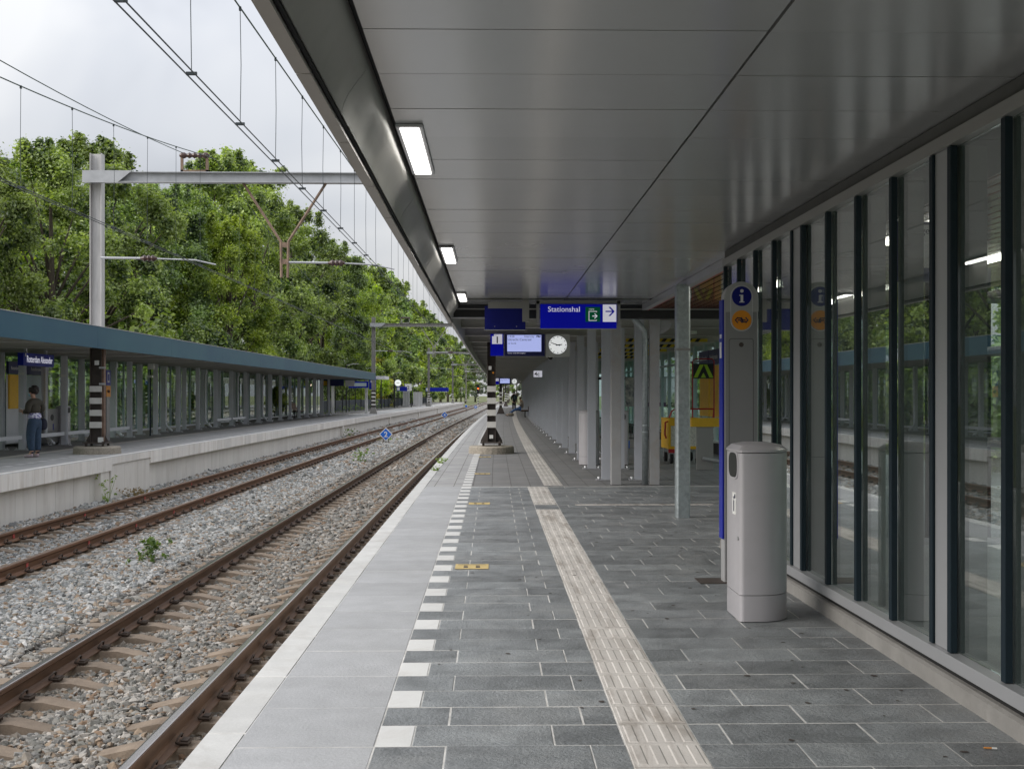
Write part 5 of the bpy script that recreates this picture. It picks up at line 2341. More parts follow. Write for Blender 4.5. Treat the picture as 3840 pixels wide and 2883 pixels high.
for i, (uu, yy, hh, v) in enumerate(mid):
    put_tree(FAR[v], W(uu, yy, -1.25), hh / 16, random.uniform(0, 6.28), "broadleaf_tree", "%s tree of the distant row, counted on from the near trees along the line" % ordn(i), "distant trees along the line")
back = [(-27, 37), (-30, 76), (-29, 97), (-28, 44), (-27, 53), (-27.5, 62), (-26.5, 71), (-26, 81), (-25.5, 92), (-24.5, 105), (-24, 120), (-23, 138), (-33, 50), (-33, 66), (-33, 84)]
for i, (uu, yy) in enumerate(back):
    put_tree(FAR[(0, 2, 1)[i % 3]], W(uu, yy, -1.25), random.uniform(13.5, 15.5) / 16 * (1.0 if yy < 75 else 1.15), random.uniform(0, 6.28), "broadleaf_tree", "%s tree, mostly hidden, in the rows behind the front trees" % ordn(i), "hidden back row trees")
for i in range(10):
    put_tree(FAR[3] if i % 3 else FAR[0], (-24 + i * 5.2, 436 + 9 * (i % 3), -1.25), random.uniform(13, 18) / 16, i * 1.1, "broadleaf_tree", "%s pale tree from the left in the hazy grove at the end of the line" % ordn(i), "pale trees at the end of the line")
ty = FAR[1]
cv = leaves(np.random.default_rng(77), np.array([(random.uniform(-1.1, 1.1), random.uniform(-1.1, 1.1), random.uniform(1.0, 7.4)) for _ in range(46)]), np.full(46, .75), 70, .3)
t = thing("yellow_tree", "slim yellow leaved tree among the green ones near the third portal", "tree", W(-14.6, 137, -1.0))
link("crown", fastmesh("crown", cv[0], cv[1], "leaf_yellow"), t)
b = MB()
b.tube([(0, 0, 0), (.1, 0, 3), (0, .1, 7)], [.12, .08, .02], 6)
b.build("trunk", "bark", t)
for i, (xx, yy, hh) in enumerate(((36, 20, 12), (33, 32, 12), (36, 44, 13), (33, 57, 14), (35, 72, 15), (34, 90, 15), (34, 110, 16))):
    put_tree(NEAR[i % 2] if i < 3 else FAR[0], (xx, yy, -1.0), hh / 16, random.uniform(0, 6.28), "broadleaf_tree", "%s tree seen through the glass on the right side of the station" % ordn(i), "trees right of the station")


def shrub_variant(seed, mat, h=2.6, r=1.5, n=34, per=90, size=.17):
    rg = np.random.default_rng(seed)
    cen = []
    for _ in range(n):
        a, q, z = rg.uniform(0, 6.28), r * rg.uniform(0, 1) ** .5, rg.uniform(.2, 1) * h
        cen.append((q * cos(a) * (1.1 - .4 * z / h), q * sin(a) * (1.1 - .4 * z / h), z))
    v, f = leaves(rg, np.array(cen), rg.uniform(.4, .7, n), per, size)
    b = MB()
    for _ in range(6):
        a = rg.uniform(0, 6.28)
        b.tube([(0, 0, 0), (.4 * cos(a), .4 * sin(a), h * .45), (r * .6 * cos(a), r * .6 * sin(a), h * .85)], [.05, .035, .01], 5)
    return fastmesh("foliage", v, f, mat), b.mesh("stems", "bark")


SH = [shrub_variant(51, "leaf_dark"), shrub_variant(52, "leaf_oak"), shrub_variant(53, "leaf_lime", 2.2)]


def put_shrub(i, loc, s, label, group):
    t = thing("shrub", label, "shrub", loc, random.uniform(0, 6.28), group)
    t.scale = (s, s, s * random.uniform(.8, 1.2))
    link("foliage", SH[i % 3][0], t)
    link("stems", SH[i % 3][1], t)


for i in range(26):
    yy = 22 + i * 3.0
    put_shrub(i * 7 % 5, W(-16.8 + random.uniform(-.7, .4), yy, -1.15), random.uniform(1.3, 1.9), "%s leafy undergrowth shrub from the left behind the far platform glass screen" % ordn(i), "undergrowth shrubs behind the far platform")
for i in range(16):
    yy = 90 + i * 7.0
    put_shrub(i * 7 % 5, W(-17.6 + random.uniform(-.4, .4), yy, -.7), random.uniform(1.0, 1.5), "%s leafy shrub from the left behind the dark fence beyond the far canopy" % ordn(i), "shrubs behind the dark fence")
for i in range(12):
    put_shrub(i, (10.5 + random.uniform(-.8, 1.5), 6 + i * 5.0, -.8), random.uniform(.9, 1.4), "%s shrub from the near end seen through the glass right of the station" % ordn(i), "shrubs right of the station")


def weed(label, loc, h, n, mat="weed", spread=.12, ls=.055):
    rg = np.random.default_rng(int(abs(loc[0] * 991 + loc[1] * 131)))
    cen = np.array([(rg.normal(0, spread), rg.normal(0, spread), rg.uniform(.1, 1) * h) for _ in range(n)])
    v, f = leaves(rg, cen, np.full(n, .05), 9, ls)
    t = thing("weed", label, "plant", loc, 0, "weeds")
    link("leaves", fastmesh("leaves", v, f, mat), t)
    b = MB()
    for k in range(min(n, 9)):
        b.tube([(0, 0, -.02), tuple(cen[k])], [.006, .003], 4)
    b.build("stalks", mat, t)


weed("bushy green weed growing in the ballast left of the near rails", W(-4.75, 16.6, -.92), .34, 26)
weed("small green weed in the middle of the ballast further on", W(-4.65, 41, -.92), .5, 22, spread=.2)
weed("tall weed beside the near corner pier of the far platform wall", W(-8.5, 26.3, -.95), .6, 16, spread=.12, ls=.04)
weed("dry brown weeds at the foot of the far platform wall", W(-8.35, 27.6, -.95), .2, 44, "weed_dry", .3, .04)
weed("grass tuft growing on the near platform edge before the mast", W(-1.08, 24.6, 0.0), .10, 12, spread=.06, ls=.032)
weed("smaller grass tuft nearer on the platform edge", W(-1.07, 22.2, 0.0), .06, 9, spread=.05, ls=.028)
weed("green weed by the far wall pier beyond the number 2 sign", W(-8.4, 66.4, -.95), .5, 30, spread=.3)
weed("green patch under the number 4 sign", W(-5.5, 60.5, -.93), .15, 30, spread=.4)
for i in range(10):
    weed("%s weed from the left growing along the foot of the dark fence" % ordn(i), W(-13.05, 88 + i * 4.2, 0), random.uniform(.35, .8), 12, spread=.2)

# ================================================================= BEYOND THE FAR CANOPY
t = thing("dark_fence", "dark panel fence along the back of the far platform", "fence", W(-13.4, 90, 0))
pn = MB()
pn.box(-.02, .02, .02, 1.98, .08, .98)
for k in range(9):
    pn.box(.021, .03, .1 + .21 * k, .13 + .21 * k, .1, .96)
pn_me = pn.mesh("fence_panel", "fence_dark")
for k in range(60):
    yy = 87 + 2 * k
    link("fence_panel", pn_me, t, rel(W(-13.4, yy, 0), t), (0, 0, -head(yy)))
fpm = MB()
fpm.box(-.03, .03, -.03, .03, 0, 2.55)
fpm_me = fpm.mesh("fence_post", "black")
for k in range(26):
    yy = 87 + 4 * k
    link("fence_post", fpm_me, t, rel(W(-13.35, yy, 0), t))

t = thing("small_shelter", "small white edged roof on posts at the end of the far canopy", "shelter", W(-11.5, 92, 0), -head(92))
b = MB()
b.box(-2.2, 2.6, -1.5, 1.5, 2.62, 2.86)
b.build("roof", "sign_white", t)
for xx in (-1.6, 1.0):
    b = MB()
    b.box(xx - .1, xx + .1, -.1, .1, 0, 2.62)
    b.build("post", "paper", t)
t = thing("departure_display", "blue departure display with number 2 hanging at the far canopy end", "display", W(-10.4, 90, 1.95), -head(90), "departure displays")
b = MB()
b.box(-1.2, .3, 0, .2, 0, .5)
b.build("housing", "ns_blue", t)
b = MB()
b.box(-1.1, .15, -.004, -.001, .12, .38)
b.build("screen", "fin_left", t)
b = MB()
b.box(.35, .85, 0, .2, -.1, .85)
q = b.build("number_box", "ns_blue", t)
b = MB()
b.box(.47, .76, -.004, -.001, .42, .72)
q = b.build("number_field", "sign_white", t)
text("lettering", "2", .25, q, (.54, -.006, .48), 0, "ink")
t = thing("yellow_sign", "navy board with yellow corner hanging under the far canopy end", "sign", W(-12.6, 84, 2.05), -head(84))
b = MB()
b.box(0, 1.5, 0, .1, 0, .42)
b.build("board", "ns_navy", t)
b = MB()
b.box(0, .32, -.004, -.001, .04, .36)
b.build("yellow_field", "yellow", t)
b = MB()
b.box(1.6, 2.25, 0, .1, -.02, .42)
b.build("white_board", "sign_white", t)
t = thing("platform_clock", "round white clock on a post beyond the far canopy", "clock", W(-12.2, 131, 0), 0)
b = MB()
b.box(-.05, .05, 0, .1, 0, 3.3)
b.build("post", "black", t)
b = MB()
b.prism([(.35 + .36 * cos(q), 2.75 + .36 * sin(q)) for q in np.linspace(0, 2 * pi, 24, endpoint=False)], -.1, 0, 'y')
b.build("dial", "clock_face", t)
b = MB()
b.prism([(.35 + .385 * cos(q), 2.75 + .385 * sin(q)) for q in np.linspace(0, 2 * pi, 24, endpoint=False)], -.09, -.01, 'y')
b.build("rim", "black", t)
b = MB()
b.box(.2, .5, -.105, -.101, 2.73, 2.77)
b.build("hands", "black", t)
t = thing("zone_sign", "white square sign with black 2 on a post beyond the far canopy", "sign", W(-10.9, 137, 0), -head(137))
b = MB()
b.box(-.05, .05, 0, .1, 0, 2.9)
b.build("post", "black", t)
b = MB()
b.box(-.75, .05, -.03, -.001, 1.9, 2.7)
q = b.build("plate", "sign_white", t)
text("lettering", "2", .6, q, (-.5, -.035, 2.05), 0, "black")
for (uu, yy, w, lab) in ((-12.3, 134, 1.2, "left blue direction sign beyond the far canopy"), (-10.2, 150, 2.9, "right long blue direction sign beyond the far canopy")):
    t = thing("direction_sign", lab, "sign", W(uu, yy, 0), -head(yy))
    b = MB()
    b.box(0, .1, 0, .1, 0, 2.6)
    b.build("post", "black", t)
    b = MB()
    b.box(0, w, -.06, -.001, 1.85, 2.35)
    q = b.build("board", "ns_blue", t)
    b = MB()
    b.box(.08, .35, -.066, -.061, 1.92, 2.28)
    b.build("white_field", "sign_white", q)
for (uu, yy, w, h, lab) in ((-11.7, 139, .75, 2.1, "tall grey ticket cabinet beyond the far canopy"), (-10.9, 146, 1.1, 1.8, "grey slatted cabinet beside the tall one beyond the far canopy"), (-9.9, 152, .6, 1.1, "low grey cabinet at the end of the cabinets beyond the far canopy")):
    t = thing("platform_cabinet", lab, "cabinet", W(uu, yy, 0), -head(yy), "cabinets beyond the far canopy")
    b = MB()
    b.box(-w / 2, w / 2, 0, .6, .05, h)
    b.build("body", "alu", t)
    b = MB()
    for k in range(int(w / .18)):
        b.box(-w / 2 + .06 + .18 * k, -w / 2 + .10 + .18 * k, -.012, -.001, .12, h - .1)
    b.build("ribs", "sign_white", t)
for i in range(6):
    t = thing("lamp_post", "%s slim dark lamp post along the far platform beyond its canopy" % ordn(i), "lamp post", W(-12.9, 98 + i * 13, 0), 0, "slim lamp posts")
    b = MB()
    b.tube([(0, 0, 0), (0, 0, 3.9)], [.06, .04], 8)
    b.build("pole", "black", t)
    b = MB()
    b.tube([(0, 0, 3.88), (.75, 0, 3.98)], [.03, .03], 6)
    b.box(.45, 1.05, -.09, .09, 3.95, 4.02)
    b.build("lamp_head", "alu", t)


def bench(loc, rz, label):
    t = thing("bench", label, "bench", loc, rz, "platform benches")
    for k in range(3):
        b = MB()
        b.box(-.22, .22, k * .62 + .03, k * .62 + .59, .42, .46)
        b.build("seat", "wood_seat", t)
        b = MB()
        b.prism([(-.25, .50), (-.21, .50), (-.32, .92), (-.36, .92)], k * .62 + .03, k * .62 + .59, 'y')
        b.build("backrest", "wood_seat", t)
    for k in range(4):
        b = MB()
        b.box(-.28, .24, k * .62 - .025, k * .62 + .025, .36, .415)
        b.box(-.05, .0, k * .62 - .025, k * .62 + .025, 0, .36)
        b.box(-.26, -.22, k * .62 - .025, k * .62 + .025, .415, .66)
        b.build("leg", "black", t)
    return t


bench(W(-12.45, 72.5, 0), -head(75), "wooden slat bench between the posts of the far platform")
bench(W(1.60, 76.6, 0), pi - head(77), "bench under the seated man on the near platform")

# ================================================================= FENCED CORNER BEHIND THE NEAR POSTS
t = thing("maintenance_trolley", "yellow and red work trolley with chevron sign behind the galvanised post", "trolley", (3.82, 24.4, 0))
b = MB()
b.box(0, .70, .0, 1.0, .30, .36)
b.box(0, .70, .0, 1.0, .78, .94)
b.box(0, .05, 0, 1.0, .36, .78)
b.box(.65, .70, 0, 1.0, .36, .78)
b.build("body", "yellow", t)
b = MB()
b.box(.05, .65, .012, .03, .36, .78)
b.build("front_plate", "tread_plate", t)
b = MB()
b.tube([(.03, .1, .94), (.08, .1, 1.08), (.16, .1, 1.13), (.95, .1, 1.13), (.95, .1, .94)], .018, 6)
b.tube([(.02, .05, .88), (-.06, .03, .85), (-.07, .03, .6), (-.04, .03, .52)], .018, 6)
b.box(.0, .2, -.01, .0, .22, .30)
b.build("red_handle", "red_paint", t)
b = MB()
b.tube([(.52, .12, .9), (.52, .12, 2.12), (.58, .12, 2.17), (.93, .12, 2.17), (.97, .12, 2.12), (.97, .12, .9)], .014, 6)
b.build("red_frame", "red_paint", t)
b = MB()
b.box(.535, .955, .10, .118, 1.76, 2.07)
sg_ = b.build("chevron_sign", "black", t)
b = MB()
b.prism([(.54, 1.78), (.62, 1.78), (.75, 2.05), (.67, 2.05)], .094, .099, 'y')
b.prism([(.87, 1.78), (.95, 1.78), (.82, 2.05), (.755, 2.05)], .094, .099, 'y')
b.prism([(.69, 1.78), (.80, 1.78), (.745, 1.88)], .094, .099, 'y')
b.build("chevrons", "lime", sg_)
for xx, yy in ((.08, .1), (.62, .1), (.08, .9), (.62, .9)):
    b = MB()
    b.tube([(xx - .03, yy, .1), (xx + .03, yy, .1)], .10, 14)
    w_ = b.build("wheel", "rubber", t)
    b = MB()
    b.box(xx - .05, xx - .035, yy - .02, yy + .02, .1, .3)
    b.box(xx + .035, xx + .05, yy - .02, yy + .02, .1, .3)
    b.build("fork", "alu", w_)
for xx in (.66,):
    for zz in (.86, .36):
        b = MB()
        b.tube([(xx, -.012, zz), (xx, 0, zz)], .03, 12)
        b.build("reflector", "black", t)

t = thing("travel_board", "navy headed yellow timetable boards standing along the rear glass by the trolley", "notice board", (5.0, 25.0, 0))
for k in range(2):
    y0 = 1.22 * k
    b = MB()
    b.box(0, .06, y0, y0 + 1.18, 2.085, 2.41)
    h_ = b.build("header", "ns_navy", t)
    text("lettering", "Reisinformatie", .15, h_, (-.003, y0 + 1.08, 2.2), -90, "sign_white")
    b = MB()
    b.box(.01, .05, y0 + .04, y0 + 1.14, .94, 2.065)
    b.build("timetable", "yellow", t)
    b = MB()
    b.box(.015, .045, y0 + .1, y0 + .16, 0, .94)
    b.box(.015, .045, y0 + 1.02, y0 + 1.08, 0, .94)
    b.build("leg", "alu_dark", t)
t = thing("yellow_counter", "yellow topped counter with grey leg panel right of the galvanised post", "counter", (3.94, 22.35, 0))
b = MB()
b.box(0, .75, 0, .35, .815, .98)
b.build("top", "yellow", t)
b = MB()
b.box(.10, .42, .03, .09, 0, .815)
b.build("leg_panel", "alu_dark", t)
b = MB()
b.tube([(.2, -.06, .22), (.75, -.1, .12)], .035, 8)
b.build("foot_rail", "alu", t)

t = thing("mesh_fence", "wire mesh site fence on concrete feet with a banner hung on it", "fence", (2.9, 37.6, 0))
b = MB()
for xx in (0, 1.7, 3.4):
    b.tube([(xx, 0, 0), (xx, 0, 1.98)], .02, 6)
b.tube([(0, 0, 1.98), (3.4, 0, 1.98)], .02, 6)
b.tube([(0, 0, .15), (3.4, 0, .15)], .02, 6)
b.build("fence_frame", "mesh_wire", t)
b = MB()
for k in range(27):
    b.box(.06 + .125 * k, .064 + .125 * k, -.002, .002, .15, 1.98)
for k in range(9):
    b.box(0, 3.4, -.0045, -.0005, .3 + .2 * k, .304 + .2 * k)
b.build("wire_mesh", "mesh_wire", t)
for xx in (0, 1.7, 3.4):
    b = MB()
    b.box(xx - .15, xx + .15, -.35, .35, 0, .14)
    b.build("foot_block", "kerb_concrete", t)
t = thing("banner", "white and purple building site banner hanging on the mesh fence", "banner", (4.5, 37.55, 1.05))
b = MB()
b.box(0, 1.3, -.03, -.025, 0, .92)
b.build("cloth", "banner", t)
b = MB()
b.box(0, .42, -.034, -.031, 0, .92)
b.build("aerial_print", "banner_photo", t)
b = MB()
b.box(.5, 1.28, -.034, -.031, 0, .13)
b.build("purple_stripe", "purple", t)
text("lettering", "ew", .14, t, (.62, -.036, .56), 0, "ink")
text("lettering", "el!", .14, t, (1.05, -.036, .60), 0, "purple")
t = thing("ramp_railing", "low dark sloping railing with upright bars behind the posts", "railing", (3.1, 33, 0))
b = MB()
b.tube([(0, 0, .8), (2.3, 1.5, .35)], .02, 6)
b.tube([(0, 0, .25), (2.3, 1.5, .12)], .02, 6)
b.build("rails", "mast_brown", t)
b = MB()
for k in range(24):
    f_ = k / 23
    b.box(2.3 * f_ - .008, 2.3 * f_ + .008, 1.5 * f_ - .008, 1.5 * f_ + .008, .0, .8 - .45 * f_)
b.build("bars", "mast_brown", t)
t = thing("barrier_block", "grey concrete block with blue end lying by the mesh fence", "concrete block", (3.9, 31.5, 0))
b = MB()
b.box(0, 1.1, 0, .3, 0, .22)
b.build("block", "kerb_concrete", t)
b = MB()
b.box(-.18, -.01, 0, .3, 0, .2)
b.build("blue_end", "km_blue", t)
t = thing("orange_board", "narrow blue and orange notice board glimpsed between the near posts", "notice board", W(3.0, 38, 0), -head(38))
b = MB()
b.box(-.2, .2, 0, .06, 1.35, 1.75)
b.build("blue_field", "ns_blue", t)
b = MB()
b.box(-.2, .2, 0, .06, .15, 1.34)
b.build("orange_field", "orange", t)

# ================================================================= PEOPLE
pm("blouse", (0.05, 0.04, 0.30), 0.8, col2=(0.75, 0.75, 0.85), var=0.1, scale=26, detail=1)


def skinned(name, V, E, mat, parent, sub=1, loc=(0, 0, 0)):
    """a continuous limb-and-trunk surface grown round a joint skeleton; V: (x, y, z, rx, ry)"""
    me = bpy.data.meshes.new(name)
    me.from_pydata([v[:3] for v in V], E, [])
    me.materials.append(MATS[mat])
    o = link(name, me, parent, loc)
    md = o.modifiers.new("skin", 'SKIN')
    md.use_smooth_shade = True
    for i, v in enumerate(V):
        sv = me.skin_vertices[0].data[i]
        sv.radius = (v[3], v[4] if len(v) > 4 else v[3])
        sv.use_root = (i == 0)
    s = o.modifiers.new("sub", 'SUBSURF')
    s.levels = sub
    s.render_levels = sub
    return o


def hand(V, E, k, p, d, side, r=.009):
    """palm and five bent fingers grown from joint k"""
    d = Vector(d).normalized()
    s = Vector(side).normalized()
    n = d.cross(s)
    pal = Vector(p) + d * .055
    V.append((*pal, .026, .017))
    pk = len(V) - 1
    E.append((k, pk))
    for i, (off, ln) in enumerate(((-.030, .055), (-.011, .068), (.011, .064), (.030, .050))):
        a = pal + d * .035 + s * off
        c = a + d * ln * .5 - n * .012
        e_ = c + d * ln * .35 - n * .03
        V.extend([(*a, r), (*c, r * .9), (*e_, r * .8)])
        q = len(V) - 3
        E.extend([(pk, q), (q, q + 1), (q + 1, q + 2)])
    a = Vector(p) + d * .02 + s * -.04
    c = a + d * .03 + s * -.012
    V.extend([(*a, r * 1.1), (*c, r)])
    q = len(V) - 2
    E.extend([(k, q), (q, q + 1)])


# woman looking at a phone on the far platform
pw_ = thing("person", "woman in olive jacket and wide blue jeans looking at a phone on the far platform", "person", W(-10.42, 27.1, 0), R(72))
V = [(0, 0, .84, .09, .08), (0, .0, 1.02, .085, .075), (0, .0, 1.18, .12, .095), (0, -.01, 1.29, .08, .075), (0, .005, 1.345, .042, .042), (0, .03, 1.405, .052, .055), (0, .045, 1.46, .072, .08), (0, .045, 1.52, .068, .075), (0, .04, 1.56, .035, .04)]
E = [(i, i + 1) for i in range(8)]
for s in (-1, 1):
    k = len(V)
    V += [(s * .15, -.01, 1.27, .055), (s * .235, -.03, 1.05, .042), (s * .10, .20, 1.03, .03)]
    E += [(3, k), (k, k + 1), (k + 1, k + 2)]
    hand(V, E, k + 2, (s * .10, .20, 1.03), (-s * .35, .9, .25), (-s * .2, 0, 1) if s > 0 else (.2, 0, 1))
    k = len(V)
    V += [(s * .085, .0, .80, .09), (s * .10, .01, .46, .062), (s * .10, -.02, .10, .042), (s * .115, .09, .035, .036), (s * .12, .16, .028, .026)]
    E += [(0, k), (k, k + 1), (k + 1, k + 2), (k + 2, k + 3), (k + 3, k + 4)]
skinned("body", V, E, "skin", pw_, 1)
V = [(0, 0, .955, .15, .125), (0, -.01, 1.10, .165, .135), (0, -.01, 1.22, .16, .125), (0, -.015, 1.30, .10, .09), (0, .0, 1.345, .062, .06)]
E = [(0, 1), (1, 2), (2, 3), (3, 4)]
for s in (-1, 1):
    k = len(V)
    V += [(s * .165, -.015, 1.255, .08), (s * .235, -.03, 1.15, .078), (s * .25, -.035, 1.06, .072), (s * .19, .07, 1.04, .06), (s * .12, .165, 1.03, .042)]
    E += [(3, k), (k, k + 1), (k + 1, k + 2), (k + 2, k + 3), (k + 3, k + 4)]
skinned("jacket", V, E, "jacket_olive", pw_, 2)
V = [(0, -.01, 1.04, .14, .115), (0, -.015, .95, .17, .145), (0, -.015, .86, .185, .165)]
skinned("blouse_hem", V, [(0, 1), (1, 2)], "blouse", pw_, 2)
V = [(0, -.01, .955, .15, .13), (0, -.015, .82, .185, .17)]
E = [(0, 1)]
for s in (-1, 1):
    k = len(V)
    V += [(s * .085, -.01, .72, .115), (s * .105, .01, .50, .105), (s * .105, .0, .32, .095), (s * .10, -.02, .19, .075), (s * .10, -.02, .155, .07)]
    E += [(1, k)] + [(k + i, k + i + 1) for i in range(4)]
skinned("jeans", V, E, "denim", pw_, 2)
for s in (-1, 1):
    skinned("sock", [(s * .10, -.02, .16, .05), (s * .10, -.02, .08, .05)], [(0, 1)], "sock", pw_, 1)
    skinned("shoe", [(s * .10, -.06, .055, .045, .05), (s * .107, .03, .05, .048, .05), (s * .115, .12, .038, .045, .036), (s * .12, .18, .032, .032, .026)], [(0, 1), (1, 2), (2, 3)], "shoe_mauve", pw_, 2)
hr = MB()
hr.ell((0, .012, 1.525), (.105, .112, .088), 14, 9)
hr.ell((.01, -.045, 1.50), (.07, .06, .07), 10, 7)
hr.ell((0, -.05, 1.575), (.07, .065, .055), 10, 7)
hr.ell((-.03, .075, 1.55), (.05, .04, .03), 10, 7)
for _ in range(26):
    q1, q2 = random.uniform(0, 6.28), random.uniform(-.2, 1.3)
    c_ = (.088 * cos(q1) * cos(q2), .01 + .10 * sin(q1) * cos(q2), 1.53 + .085 * sin(q2))
    if c_[1] < .075:
        hr.ell(c_, (random.uniform(.022, .034),) * 3, 7, 5)
hr.build("hair", "hair_dark", pw_, smooth=True)
b = MB()
b.ell((0, .115, 1.455), (.014, .02, .016), 8, 6)
b.build("nose", "skin", pw_, smooth=True)
for s in (-1, 1):
    b = MB()
    b.ell((s * .077, .035, 1.465), (.01, .02, .028), 8, 6)
    b.build("ear", "skin", pw_, smooth=True)
    b = MB()
    b.ell((s * .03, .112, 1.485), (.012, .008, .006), 8, 6)
    b.build("eye", "hair_dark", pw_, smooth=True)
b = MB()
b.ell((0, .085, 1.425), (.062, .052, .045), 12, 8)
b.build("face_mask", "mask_blue", pw_, smooth=True)
mw = pw_.matrix_basis if False else None


def on(o, p):
    """world position of a point given in a thing's own frame"""
    return tuple(Vector(o.location) + Matrix.Rotation(o.rotation_euler[2], 3, 'Z') @ Vector(p))


t = thing("phone", "phone held by the woman on the far platform", "phone", on(pw_, (0.0, .31, 1.05)), R(72))
b = MB()
b.box(-.037, .037, -.004, .004, -.07, .08)
b.build("case", "paper", t, (0, 0, 0), (R(-35), 0, 0))
t = thing("shoulder_bag", "dark bag hanging at the right side of the woman with jeans", "bag", on(pw_, (.26, -.04, .60)), R(72))
skinned("pouch", [(0, 0, 0, .07, .10), (0, 0, .15, .085, .12), (0, 0, .30, .06, .09)], [(0, 1), (1, 2)], "sock", t, 2)
b = MB()
b.tube([(0, 0, .30), (-.02, .01, .45), (-.07, .02, .66)], .012, 6)
b.build("strap", "sock", t)

# seated man on the near platform (front is -x)
ps = thing("person", "man in beige jacket and blue jeans sitting with outstretched legs on the near platform", "person", W(1.30, 77.5, 0), 0)
V = [(.12, 0, .52, .12, .12), (.13, 0, .72, .12, .13), (.14, 0, .92, .13, .15), (.10, 0, 1.02, .07, .08), (.06, 0, 1.07, .05, .05), (.02, 0, 1.14, .075, .07), (.02, 0, 1.21, .07, .068), (.03, 0, 1.26, .035)]
E = [(i, i + 1) for i in range(7)]
for s in (-1, 1):
    k = len(V)
    V += [(.12, s * .17, .96, .055), (.05, s * .22, .74, .045), (-.10, s * .10, .84, .035)]
    E += [(3, k), (k, k + 1), (k + 1, k + 2)]
    hand(V, E, k + 2, (-.10, s * .10, .84), (-.5, -s * .2, .8), (0, 1, 0))
    k = len(V)
    V += [(.02, s * .10, .50, .085), (-.38, s * .10, .42, .06), (-.72, s * .07, .12, .045), (-.80, s * .07, .10, .04), (-.86, s * .07, .16, .03)]
    E += [(0, k)] + [(k + i, k + i + 1) for i in range(4)]
skinned("body", V, E, "skin", ps, 1)
V = [(.12, 0, .54, .15, .16), (.14, 0, .75, .155, .17), (.14, 0, .92, .15, .17), (.10, 0, 1.02, .08, .10)]
E = [(0, 1), (1, 2), (2, 3)]
for s in (-1, 1):
    k = len(V)
    V += [(.12, s * .18, .94, .075), (.06, s * .22, .75, .065), (-.07, s * .12, .82, .05)]
    E += [(2, k), (k, k + 1), (k + 1, k + 2)]
skinned("jacket", V, E, "jacket_beige", ps, 2)
V = [(.12, 0, .52, .14, .15)]
E = []
for s in (-1, 1):
    k = len(V)
    V += [(.0, s * .10, .52, .11), (-.38, s * .10, .43, .085), (-.68, s * .07, .16, .06)]
    E += [(0, k), (k, k + 1), (k + 1, k + 2)]
skinned("jeans", V, E, "denim_bright", ps, 2)
for s in (-1, 1):
    skinned("shoe", [(-.74, s * .07, .06, .05), (-.84, s * .07, .09, .05), (-.95, s * .07, .10, .035)], [(0, 1), (1, 2)], "bag_tan", ps, 2)
b = MB()
b.ell((.045, 0, 1.22), (.085, .085, .075), 12, 8)
b.build("hair", "hair_brown", ps, smooth=True)
b = MB()
b.ell((-.065, 0, 1.15), (.02, .014, .016), 8, 6)
b.build("nose", "skin", ps, smooth=True)
for s in (-1, 1):
    b = MB()
    b.ell((.02, s * .075, 1.16), (.02, .01, .028), 8, 6)
    b.build("ear", "skin", ps, smooth=True)
t = thing("travel_bag", "tan travel bag on the floor under the seated man", "bag", W(.72, 77.3, 0))
skinned("bag", [(-.22, 0, .12, .11, .1), (0, 0, .16, .15, .14), (.22, 0, .12, .11, .1)], [(0, 1), (1, 2)], "bag_tan", t, 2)
b = MB()
b.tube([(-.12, -.05, .26), (-.05, -.08, .36), (.06, -.08, .36), (.12, -.05, .26)], .012, 6)
b.build("handle", "black", t)

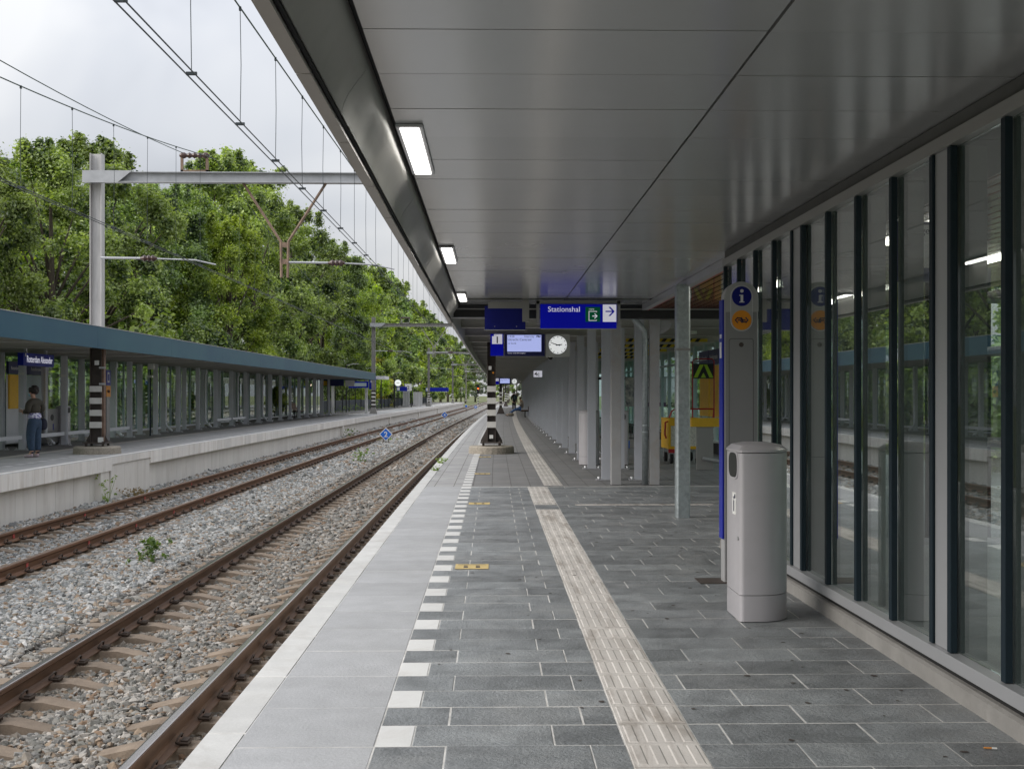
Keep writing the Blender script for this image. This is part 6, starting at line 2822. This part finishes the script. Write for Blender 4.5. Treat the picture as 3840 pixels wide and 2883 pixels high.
# standing traveller
pt = thing("person", "standing traveller in dark coat with teal backpack near the bench", "person", W(.96, 106.0, 0), R(20))
V = [(0, 0, .92, .12, .11), (0, 0, 1.12, .12, .10), (0, 0, 1.34, .13, .10), (0, 0, 1.44, .08, .07), (0, 0, 1.5, .05), (0, .02, 1.58, .08, .085), (0, .02, 1.66, .075, .08), (0, .01, 1.72, .04)]
E = [(i, i + 1) for i in range(7)]
for s in (-1, 1):
    k = len(V)
    V += [(s * .17, 0, 1.40, .06), (s * .24, .0, 1.15, .045), (s * .2, .14, .95, .035)]
    E += [(3, k), (k, k + 1), (k + 1, k + 2)]
    hand(V, E, k + 2, (s * .2, .14, .95), (0, .5, -.8), (1, 0, 0))
    k = len(V)
    V += [(s * .09, 0, .86, .1), (s * .1, 0, .48, .07), (s * .1, -.02, .1, .05), (s * .11, .1, .04, .04)]
    E += [(0, k)] + [(k + i, k + i + 1) for i in range(3)]
skinned("body", V, E, "skin", pt, 1)
V = [(0, 0, .70, .19, .16), (0, 0, 1.0, .18, .15), (0, 0, 1.3, .18, .14), (0, 0, 1.42, .12, .1), (0, 0, 1.48, .07)]
E = [(0, 1), (1, 2), (2, 3), (3, 4)]
for s in (-1, 1):
    k = len(V)
    V += [(s * .18, 0, 1.37, .085), (s * .25, .0, 1.15, .075), (s * .21, .12, .98, .055)]
    E += [(3, k), (k, k + 1), (k + 1, k + 2)]
skinned("coat", V, E, "coat_dark", pt, 2)
V = [(0, 0, .80, .15, .14)]
E = []
for s in (-1, 1):
    k = len(V)
    V += [(s * .09, 0, .7, .11), (s * .1, 0, .45, .09), (s * .1, -.01, .12, .07)]
    E += [(0, k), (k, k + 1), (k + 1, k + 2)]
skinned("trousers", V, E, "coat_dark", pt, 2)
for s in (-1, 1):
    skinned("shoe", [(s * .1, -.05, .05, .05), (s * .11, .08, .045, .048), (s * .115, .18, .035, .03)], [(0, 1), (1, 2)], "black", pt, 1)
b = MB()
b.ell((0, -.01, 1.66), (.095, .10, .085), 12, 8)
b.build("hair", "hair_dark", pt, smooth=True)
b = MB()
b.ell((0, .11, 1.59), (.015, .02, .018), 8, 6)
b.build("nose", "skin", pt, smooth=True)
t = thing("backpack", "teal backpack worn by the standing traveller", "bag", on(pt, (.02, -.26, 1.0)), R(20))
skinned("sack", [(0, 0, 0, .14, .09), (0, 0, .22, .17, .11), (0, 0, .42, .13, .08)], [(0, 1), (1, 2)], "backpack", t, 2)
